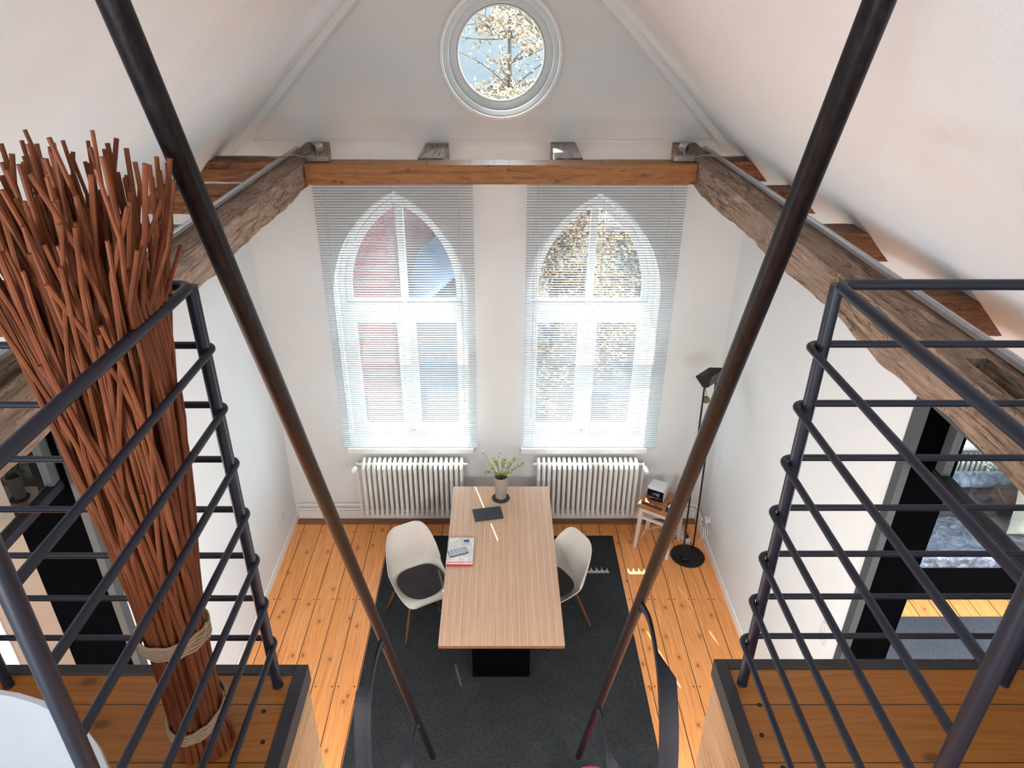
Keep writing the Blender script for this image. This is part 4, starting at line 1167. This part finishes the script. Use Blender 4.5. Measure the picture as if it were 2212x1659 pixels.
tag(MB().tube(cat_rom([(1.80, 5.33, 0.03), (1.72, 5.42, 0.004), (1.64, 5.36, 0.004), (1.60, 5.5, 0.004), (1.75, 5.62, 0.004), (1.86, 5.66, 0.03)], 6), 0.003, 6).build('lamp_cable', M['black_metal'], smooth=True), 'thin black cable from the floor lamp base to the power strip', 'cable')
# power strip and white cables
q = Matrix.Translation((1.89, 5.68, 0)) @ Matrix.Rotation(math.radians(-55), 4, 'Z')
ps = empty('power_strip', (1.89, 5.68, 0), 'white power strip on the floor behind the stool', 'power strip')
MB().box((-0.10, -0.027, 0.0), (0.10, 0.027, 0.035), q).build('strip_body', M['white_shell'], ps, bevel=0.006)
MB().box((-0.04, -0.02, 0.035), (0.0, 0.02, 0.075), q).build('plug', M['white_shell'], ps, bevel=0.006)
MB().box((0.035, -0.018, 0.035), (0.07, 0.018, 0.07), q).build('plug', M['black_metal'], ps, bevel=0.006)
sy = 5.42
def socket_plate(x, y, z, sg, n, label, group=None, upright=False):
    r = empty('wall_socket', (x, y, z), label, 'socket', group)
    MB().box((min(x, x - sg * 0.011), y - (0.04 if upright else 0.04 * n), z - (0.04 * n if upright else 0.04)), (max(x, x - sg * 0.011), y + (0.04 if upright else 0.04 * n), z + (0.04 * n if upright else 0.04))).build('socket_frame', M['white_shell'], r, bevel=0.003)
    for k in range(n):
        yy = y + 0.04 * (n - 1) - 0.08 * k
        q = Matrix.Translation((x - sg * 0.0105, y if upright else yy, z + (yy - y if upright else 0))) @ Matrix.Rotation(sg * -PI / 2, 4, 'Y')
        MB().lathe([(0.029, 0.0), (0.029, 0.003), (0.022, 0.003), (0.021, -0.003), (0.0, -0.003)], 20, q).build('socket_insert', M['white_metal'], r, smooth=True)
    return r
socket_plate(XR, 5.45, 0.33, 1, 4, 'long white four gang wall socket low on the right wall near the corner')
socket_plate(XR, 3.26, 1.27, 1, 2, 'white double wall socket on the right wall beside the black door lining', upright=True)
socket_plate(XL, 5.55, 0.33, -1, 2, 'white double wall socket low on the left wall near the corner')
ch = MB().box((XR - 0.075, 5.50, 0.33), (XR - 0.0145, 5.55, 0.385)).build('charger', M['white_shell'], bevel=0.006)
tag(ch, 'white charger plugged into the right wall socket', 'charger')
pts = []
for k in range(46):
    a = 2 * PI * k / 18
    pts.append((XR - 0.035 - 0.0012 * k, 5.52 + 0.062 * math.cos(a + 1.2), 0.20 + 0.062 * math.sin(a + 1.2)))
pts = cat_rom([(XR - 0.05, 5.525, 0.33), (XR - 0.045, 5.53, 0.29)], 3) + pts + cat_rom([(XR - 0.10, 5.50, 0.09), (XR - 0.14, 5.60, 0.01), (1.93, 5.66, 0.04)], 5)
tag(MB().tube(pts, 0.0032, 6).build('coiled_cable', M['white_metal'], smooth=True), 'white cable hanging in coils below the right wall socket', 'cable')
tag(MB().tube(cat_rom([(1.55, 5.70, 0.44), (1.515, 5.69, 0.30), (1.49, 5.66, 0.10), (1.46, 5.66, 0.006), (1.55, 5.80, 0.006), (1.78, 5.84, 0.006), (1.86, 5.74, 0.02)], 7), 0.003, 6).build('radio_cable', M['white_metal'], smooth=True), 'thin white cable from the clock radio down behind the stool', 'cable')

# round magenta stool at the foot of the stair
M['magenta'] = plain('magenta_felt', (0.36, 0.012, 0.08), 0.9, var=0.15, scale=100)
r = empty('round_stool', (0.60, 2.72, 0.008), 'stool with a round magenta seat at the foot of the stair', 'stool')
MB().lathe([(0.0, 0.40), (0.17, 0.40), (0.18, 0.41), (0.18, 0.44), (0.17, 0.45), (0.0, 0.452)], 40, Matrix.Translation((0.60, 2.72, 0))).build('seat', M['magenta'], r, smooth=True)
for k in range(4):
    a = PI / 4 + k * PI / 2
    MB().tube([(0.60 + 0.10 * math.cos(a), 2.72 + 0.10 * math.sin(a), 0.40), (0.60 + 0.15 * math.cos(a), 2.72 + 0.15 * math.sin(a), 0.008)], 0.011, 10).build('leg', M['black_metal'], r, smooth=True)

# ================================================================== SIDE ROOMS
tag(MB().box((2.75, 1.2, 0.0), (6.2, 4.6, 0.008)).build('carpet', M['rug2'], bevel=0.003), 'blue grey carpet in the room beyond the right opening', 'rug')
M['quilt'] = None
def quilt():
    t = NT('silver_quilt', 0.38, 0.35)
    f = t.noise(t.co(), 9.0, 4, 0.6, 1.5); v = t.vor(t.co(), 9.0)
    t.color(t.ramp(f, [(0.3, (0.07, 0.09, 0.13)), (0.7, (0.22, 0.25, 0.31))]))
    t.bump(t.m2('ADD', f, v), 1.0, 0.03); return t.m
M['quilt'] = quilt()
M['linen'] = plain('beige_linen', (0.55, 0.51, 0.44), 0.95, var=0.08, scale=60, bump=0.3)
r = empty('daybed', (4.7, 5.3, 0), 'low black daybed with silver quilted cover in the room on the right', 'daybed')
MB().box((3.3, 4.86, 0.0), (6.1, 5.72, 0.33)).build('bed_base', M['black_slab'], r, bevel=0.005)
MB().box((3.32, 5.42, 0.48), (6.08, 5.70, 0.735)).build('backrest', M['cushion'], r, bevel=0.02)
MB().box((3.32, 4.85, 0.33), (6.08, 5.7, 0.48)).build('quilted_mattress', M['quilt'], r, bevel=0.04, seg=4)
o = MB().tube([(3.5, 5.57, 0.815), (3.56, 5.57, 0.815), (5.9, 5.57, 0.815), (5.96, 5.57, 0.815)], [0.05, 0.08, 0.08, 0.05], 24).build('bolster', M['quilt'], smooth=True)
tag(o, 'silver bolster along the back of the daybed', 'bolster')
def pillow(cx, cy, cz, w, h, d, ang, mat, label):
    vs, fs = [], []; n = 14
    for sd in (1, -1):
        for i in range(n + 1):
            for j in range(n + 1):
                u, v = 2 * i / n - 1, 2 * j / n - 1
                t_ = (max(0, 1 - u ** 4) * max(0, 1 - v ** 4)) ** 0.5
                vs.append((u * w / 2 * (1 - 0.06 * (1 - v * v)), sd * d / 2 * t_ + 0.01 * noise.noise(Vector((u * 3, v * 3, sd))), v * h / 2 * (1 - 0.06 * (1 - u * u))))
    m = (n + 1) ** 2
    for s0 in (0, m):
        for i in range(n):
            for j in range(n):
                a = s0 + i * (n + 1) + j; q = (a, a + 1, a + n + 2, a + n + 1)
                fs.append(q if s0 else q[::-1])
    o = MB().add(vs, fs).build('cushion', mat, smooth=True)
    o.location = (cx, cy, cz); o.rotation_euler = ang
    return tag(o, label, 'cushion')
pillow(5.12, 5.19, 0.83, 0.72, 0.70, 0.24, (math.radians(-14), 0, math.radians(-8)), M['linen'], 'large beige linen cushion leaning on the daybed')
# side-room window blind, radiator and white flowers
r = empty('venetian_blind', (4.9, 5.9, 1.0), 'white venetian blind over the window of the right hand room', 'blind')
mb = MB()
for k in range(53):
    zz = 1.02 + 0.036 * k
    mb.box((4.3, 5.885, zz), (5.5, 5.915, zz + 0.0015))
mb.build('slats', M['blind'], r)
MB().box((4.3, 5.885, 2.93), (5.5, 5.92, 2.97)).build('head_rail', M['blind'], r)
radiator2 = empty('radiator', (4.95, 5.85, 0.17), 'white radiator behind the daybed in the right hand room', 'radiator')
mb0 = None
for k in range(22):
    x = 4.4 + 0.0515 * k
    MB().tube([(x, 5.79, 0.2), (x, 5.79, 0.86), (x, 5.82, 0.89), (x, 5.93, 0.89), (x, 5.93, 0.2)], 0.014, 8).build('column', M['white_metal'], radiator2, smooth=True)
MB().tube([(4.38, 5.86, 0.85), (5.52, 5.86, 0.85)], 0.018, 10).build('header_tube', M['white_metal'], radiator2, smooth=True)
fl = MB(); rnd = random.Random(3)
for k in range(130):
    c = Vector((4.78 + rnd.uniform(0, 0.42), 5.74 + rnd.uniform(-0.05, 0.03), 0.90 + rnd.uniform(-0.07, 0.09)))
    d = Vector((rnd.uniform(-1, 1), rnd.uniform(-1, 0.2), rnd.uniform(-1, 1)))
    leaf_quad(fl, c, d, Vector((rnd.uniform(-1, 1), 0.3, 1)), 0.04, 0.014)
o = fl.build('white_blossoms', M['white_paint']); tag(o, 'cluster of white blossoms in front of the right room radiator', 'flowers'); o['kind'] = 'stuff'

# left room: beige perforated panel and a grey cabinet behind the glass
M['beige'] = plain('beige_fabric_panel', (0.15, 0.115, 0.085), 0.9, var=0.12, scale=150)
r = empty('sliding_panel', (-3.05, 3.62, 0), 'beige fabric sliding panel seen through the left opening', 'panel')
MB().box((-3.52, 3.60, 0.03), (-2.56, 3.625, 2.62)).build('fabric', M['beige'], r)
MB().box((-3.53, 3.595, 0.0), (-2.55, 3.63, 0.03)).box((-3.53, 3.595, 2.62), (-2.55, 3.63, 2.66)).box((-2.562, 3.594, 0.0), (-2.552, 3.631, 2.64)).build('frame', M['dark_metal'], r)

# ================================================================== OUTSIDE
def brick(name, a, b, mortar, sc=1.0):
    t = NT(name, 0.9)
    x = t.xyz()
    nd = t.n('ShaderNodeTexBrick'); t.put(nd.inputs['Vector'], t.vec(t.m2('ADD', x[0], x[1]), x[2], 0.0))
    nd.inputs['Scale'].default_value = 4.0 * sc; nd.inputs['Mortar Size'].default_value = 0.018
    nd.inputs['Color1'].default_value = (*a, 1); nd.inputs['Color2'].default_value = (*b, 1); nd.inputs['Mortar'].default_value = (*mortar, 1)
    t.color(nd.outputs[0]); return t.m
M['brick'] = brick('red_brick', (0.085, 0.032, 0.030), (0.06, 0.026, 0.026), (0.12, 0.09, 0.085))
M['greybrick'] = brick('grey_brown_brick', (0.06, 0.045, 0.048), (0.075, 0.055, 0.055), (0.11, 0.10, 0.10))
def slate():
    t = NT('slate_roof', 0.55)
    x = t.xyz()
    nd = t.n('ShaderNodeTexBrick'); t.put(nd.inputs['Vector'], t.vec(x[0], t.m2('MULTIPLY', x[2], 1.3), 0.0)); nd.inputs['Scale'].default_value = 3.0
    nd.inputs['Color1'].default_value = (0.020, 0.028, 0.031, 1); nd.inputs['Color2'].default_value = (0.028, 0.037, 0.040, 1); nd.inputs['Mortar'].default_value = (0.02, 0.03, 0.035, 1)
    t.color(nd.outputs[0]); return t.m
M['slate_roof'] = slate()
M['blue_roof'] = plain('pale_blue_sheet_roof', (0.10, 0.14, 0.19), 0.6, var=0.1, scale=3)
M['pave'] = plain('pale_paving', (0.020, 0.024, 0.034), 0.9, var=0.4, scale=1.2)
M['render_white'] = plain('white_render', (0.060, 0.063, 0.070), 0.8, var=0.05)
M['dark_glass'] = plain('dark_window_glass', (0.05, 0.07, 0.09), 0.2, var=0.1)
M['autumn'] = plain('dry_tan_leaves', (0.22, 0.145, 0.08), 0.8, var=0.45, scale=3)
M['bark'] = plain('tree_bark', (0.04, 0.034, 0.027), 0.9, var=0.3)
M['evergreen'] = plain('dark_evergreen_leaves', (0.02, 0.055, 0.04), 0.8, var=0.5, scale=4)
GZ = -4.0
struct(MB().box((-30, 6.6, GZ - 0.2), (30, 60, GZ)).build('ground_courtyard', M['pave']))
def house(name, x0, y0, x1, y1, zr, ridge, mat, roofmat, label, wins=(), axis='x', group=None):
    r = empty(name, ((x0 + x1) / 2, (y0 + y1) / 2, GZ), label, 'building', group)
    if axis == 'x':
        ym = (y0 + y1) / 2
        MB().prism([(y0, GZ), (y1, GZ), (y1, zr), (ym, ridge), (y0, zr)], x0, x1, 'yz').build('wall', mat, r)
        sl = (ridge - zr) / (ym - y0)
        for a, b in ((y0 - 0.3, ym), (y1 + 0.3, ym)):
            za = zr - sl * 0.3
            MB().prism([(a, za + 0.02), (b, ridge + 0.02), (b, ridge + 0.14), (a, za + 0.14)], x0 - 0.2, x1 + 0.2, 'yz').build('roof', roofmat, r)
    else:
        xm = (x0 + x1) / 2
        MB().prism([(x0, GZ), (x1, GZ), (x1, zr), (xm, ridge), (x0, zr)], y0, y1, 'xz').build('wall', mat, r)
        sl = (ridge - zr) / (xm - x0)
        for a, b in ((x0 - 0.3, xm), (x1 + 0.3, xm)):
            za = zr - sl * 0.3
            MB().prism([(a, za + 0.02), (b, ridge + 0.02), (b, ridge + 0.14), (a, za + 0.14)], y0 - 0.2, y1 + 0.2, 'xz').build('roof', roofmat, r)
    for (wx, wz, ww, wh) in wins:
        f = MB().box((wx, y0 - 0.04, wz), (wx + ww, y0 + 0.02, wz + wh)).build('window', M['render_white'], r)
        nx = 2
        for i in range(nx):
            for j in range(2):
                MB().box((wx + 0.06 + i * (ww - 0.06) / nx, y0 - 0.055, wz + 0.06 + j * (wh - 0.06) / 2), (wx + (i + 1) * (ww - 0.06) / nx, y0 - 0.035, wz + (j + 1) * (wh - 0.06) / 2)).build('pane', M['dark_glass'], f)
    return r
house('brick_building', -9.5, 13.0, -2.15, 22.0, 3.5, 6.5, M['brick'], M['slate_roof'], 'tall red brick building outside the left arched window', [(-4.2, -1.0, 0.9, 1.5), (-6.0, -1.0, 0.9, 1.5)])
house('slate_house', -6.0, 27.0, 14.0, 37.0, 1.0, 7.5, M['greybrick'], M['slate_roof'], 'long house with a big blue grey slate roof behind the courtyard trees', [(-1.8, -1.6, 1.2, 1.6), (0.4, -1.6, 1.2, 1.6), (2.6, -1.6, 1.2, 1.6), (4.8, -1.6, 1.2, 1.6)])
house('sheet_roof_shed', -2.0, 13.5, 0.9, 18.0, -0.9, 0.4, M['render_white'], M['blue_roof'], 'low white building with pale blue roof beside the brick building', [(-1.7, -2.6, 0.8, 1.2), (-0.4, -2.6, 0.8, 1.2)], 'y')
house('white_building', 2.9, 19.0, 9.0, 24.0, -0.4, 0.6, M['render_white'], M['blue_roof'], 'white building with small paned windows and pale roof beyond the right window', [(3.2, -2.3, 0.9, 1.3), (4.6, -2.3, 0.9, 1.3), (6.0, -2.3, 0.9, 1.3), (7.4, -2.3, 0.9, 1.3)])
def tree(x, y, h, spread, seed, mat, nleaf, label, z0=1.0, size=0.10, group='trees beyond the windows', name='tree'):
    rnd = random.Random(seed)
    r = empty(name, (x, y, GZ), label, 'tree', group)
    br_, lf = MB(), MB()
    trunk = cat_rom([(x, y, GZ), (x + 0.1, y, GZ + h * 0.35), (x - 0.1, y + 0.1, GZ + h * 0.7), (x, y, GZ + h)], 5)
    br_.tube(trunk, [0.13 * (1 - 0.85 * k / (len(trunk) - 1)) for k in range(len(trunk))], 8)
    tips = []
    for i in range(70):
        t_ = rnd.uniform(0.3, 0.98); p = trunk[int(t_ * (len(trunk) - 1))]
        a = rnd.uniform(0, 2 * PI); L = spread * rnd.uniform(0.4, 1.0)
        e = p + Vector((math.cos(a) * L, math.sin(a) * L * 0.8, L * rnd.uniform(-0.1, 0.7)))
        m_ = p.lerp(e, 0.5) + Vector((rnd.uniform(-.2, .2), rnd.uniform(-.2, .2), rnd.uniform(-.1, .25)))
        pts = cat_rom([p, m_, e], 4)
        br_.tube(pts, [0.028 * (1 - 0.8 * k / (len(pts) - 1)) for k in range(len(pts))], 5)
        tips += pts[2:]
        for _ in range(3):
            q = pts[rnd.randint(2, len(pts) - 1)]
            e2 = q + Vector((rnd.uniform(-.5, .5), rnd.uniform(-.5, .5), rnd.uniform(-.2, .5)))
            br_.tube([q, q.lerp(e2, 0.5) + Vector((0, 0, 0.05)), e2], [0.011, 0.008, 0.004], 4); tips += [e2, q.lerp(e2, 0.6)]
    for _ in range(nleaf):
        c = rnd.choice(tips) + Vector((rnd.gauss(0, .10), rnd.gauss(0, .10), rnd.gauss(0, .10)))
        d = Vector((rnd.uniform(-1, 1), rnd.uniform(-1, 1), rnd.uniform(-1, 0.6)))
        leaf_quad(lf, c, d, Vector((rnd.uniform(-1, 1), rnd.uniform(-1, 1), rnd.uniform(-1, 1))), size * rnd.uniform(0.6, 1.3), size * 0.3)
    br_.build('branches', M['bark'], r, smooth=True)
    o = lf.build('foliage', mat, r); o['kind'] = 'stuff'
tree(0.9, 11.5, 9.4, 2.0, 5, M['autumn'], 15000, 'tree with dry tan leaves close outside the round window', size=0.065)
tree(3.4, 14.5, 7.6, 2.2, 8, M['autumn'], 7000, 'tan leaved tree further right outside the right arched window', size=0.085)
tree(0.4, 23.0, 10.5, 2.2, 12, M['autumn'], 3500, 'tan leaved tree standing behind the low blue roof', size=0.14)
tree(6.4, 17.0, 6.0, 1.8, 21, M['evergreen'], 5000, 'dark evergreen tree at the right edge of the view outside', size=0.12)
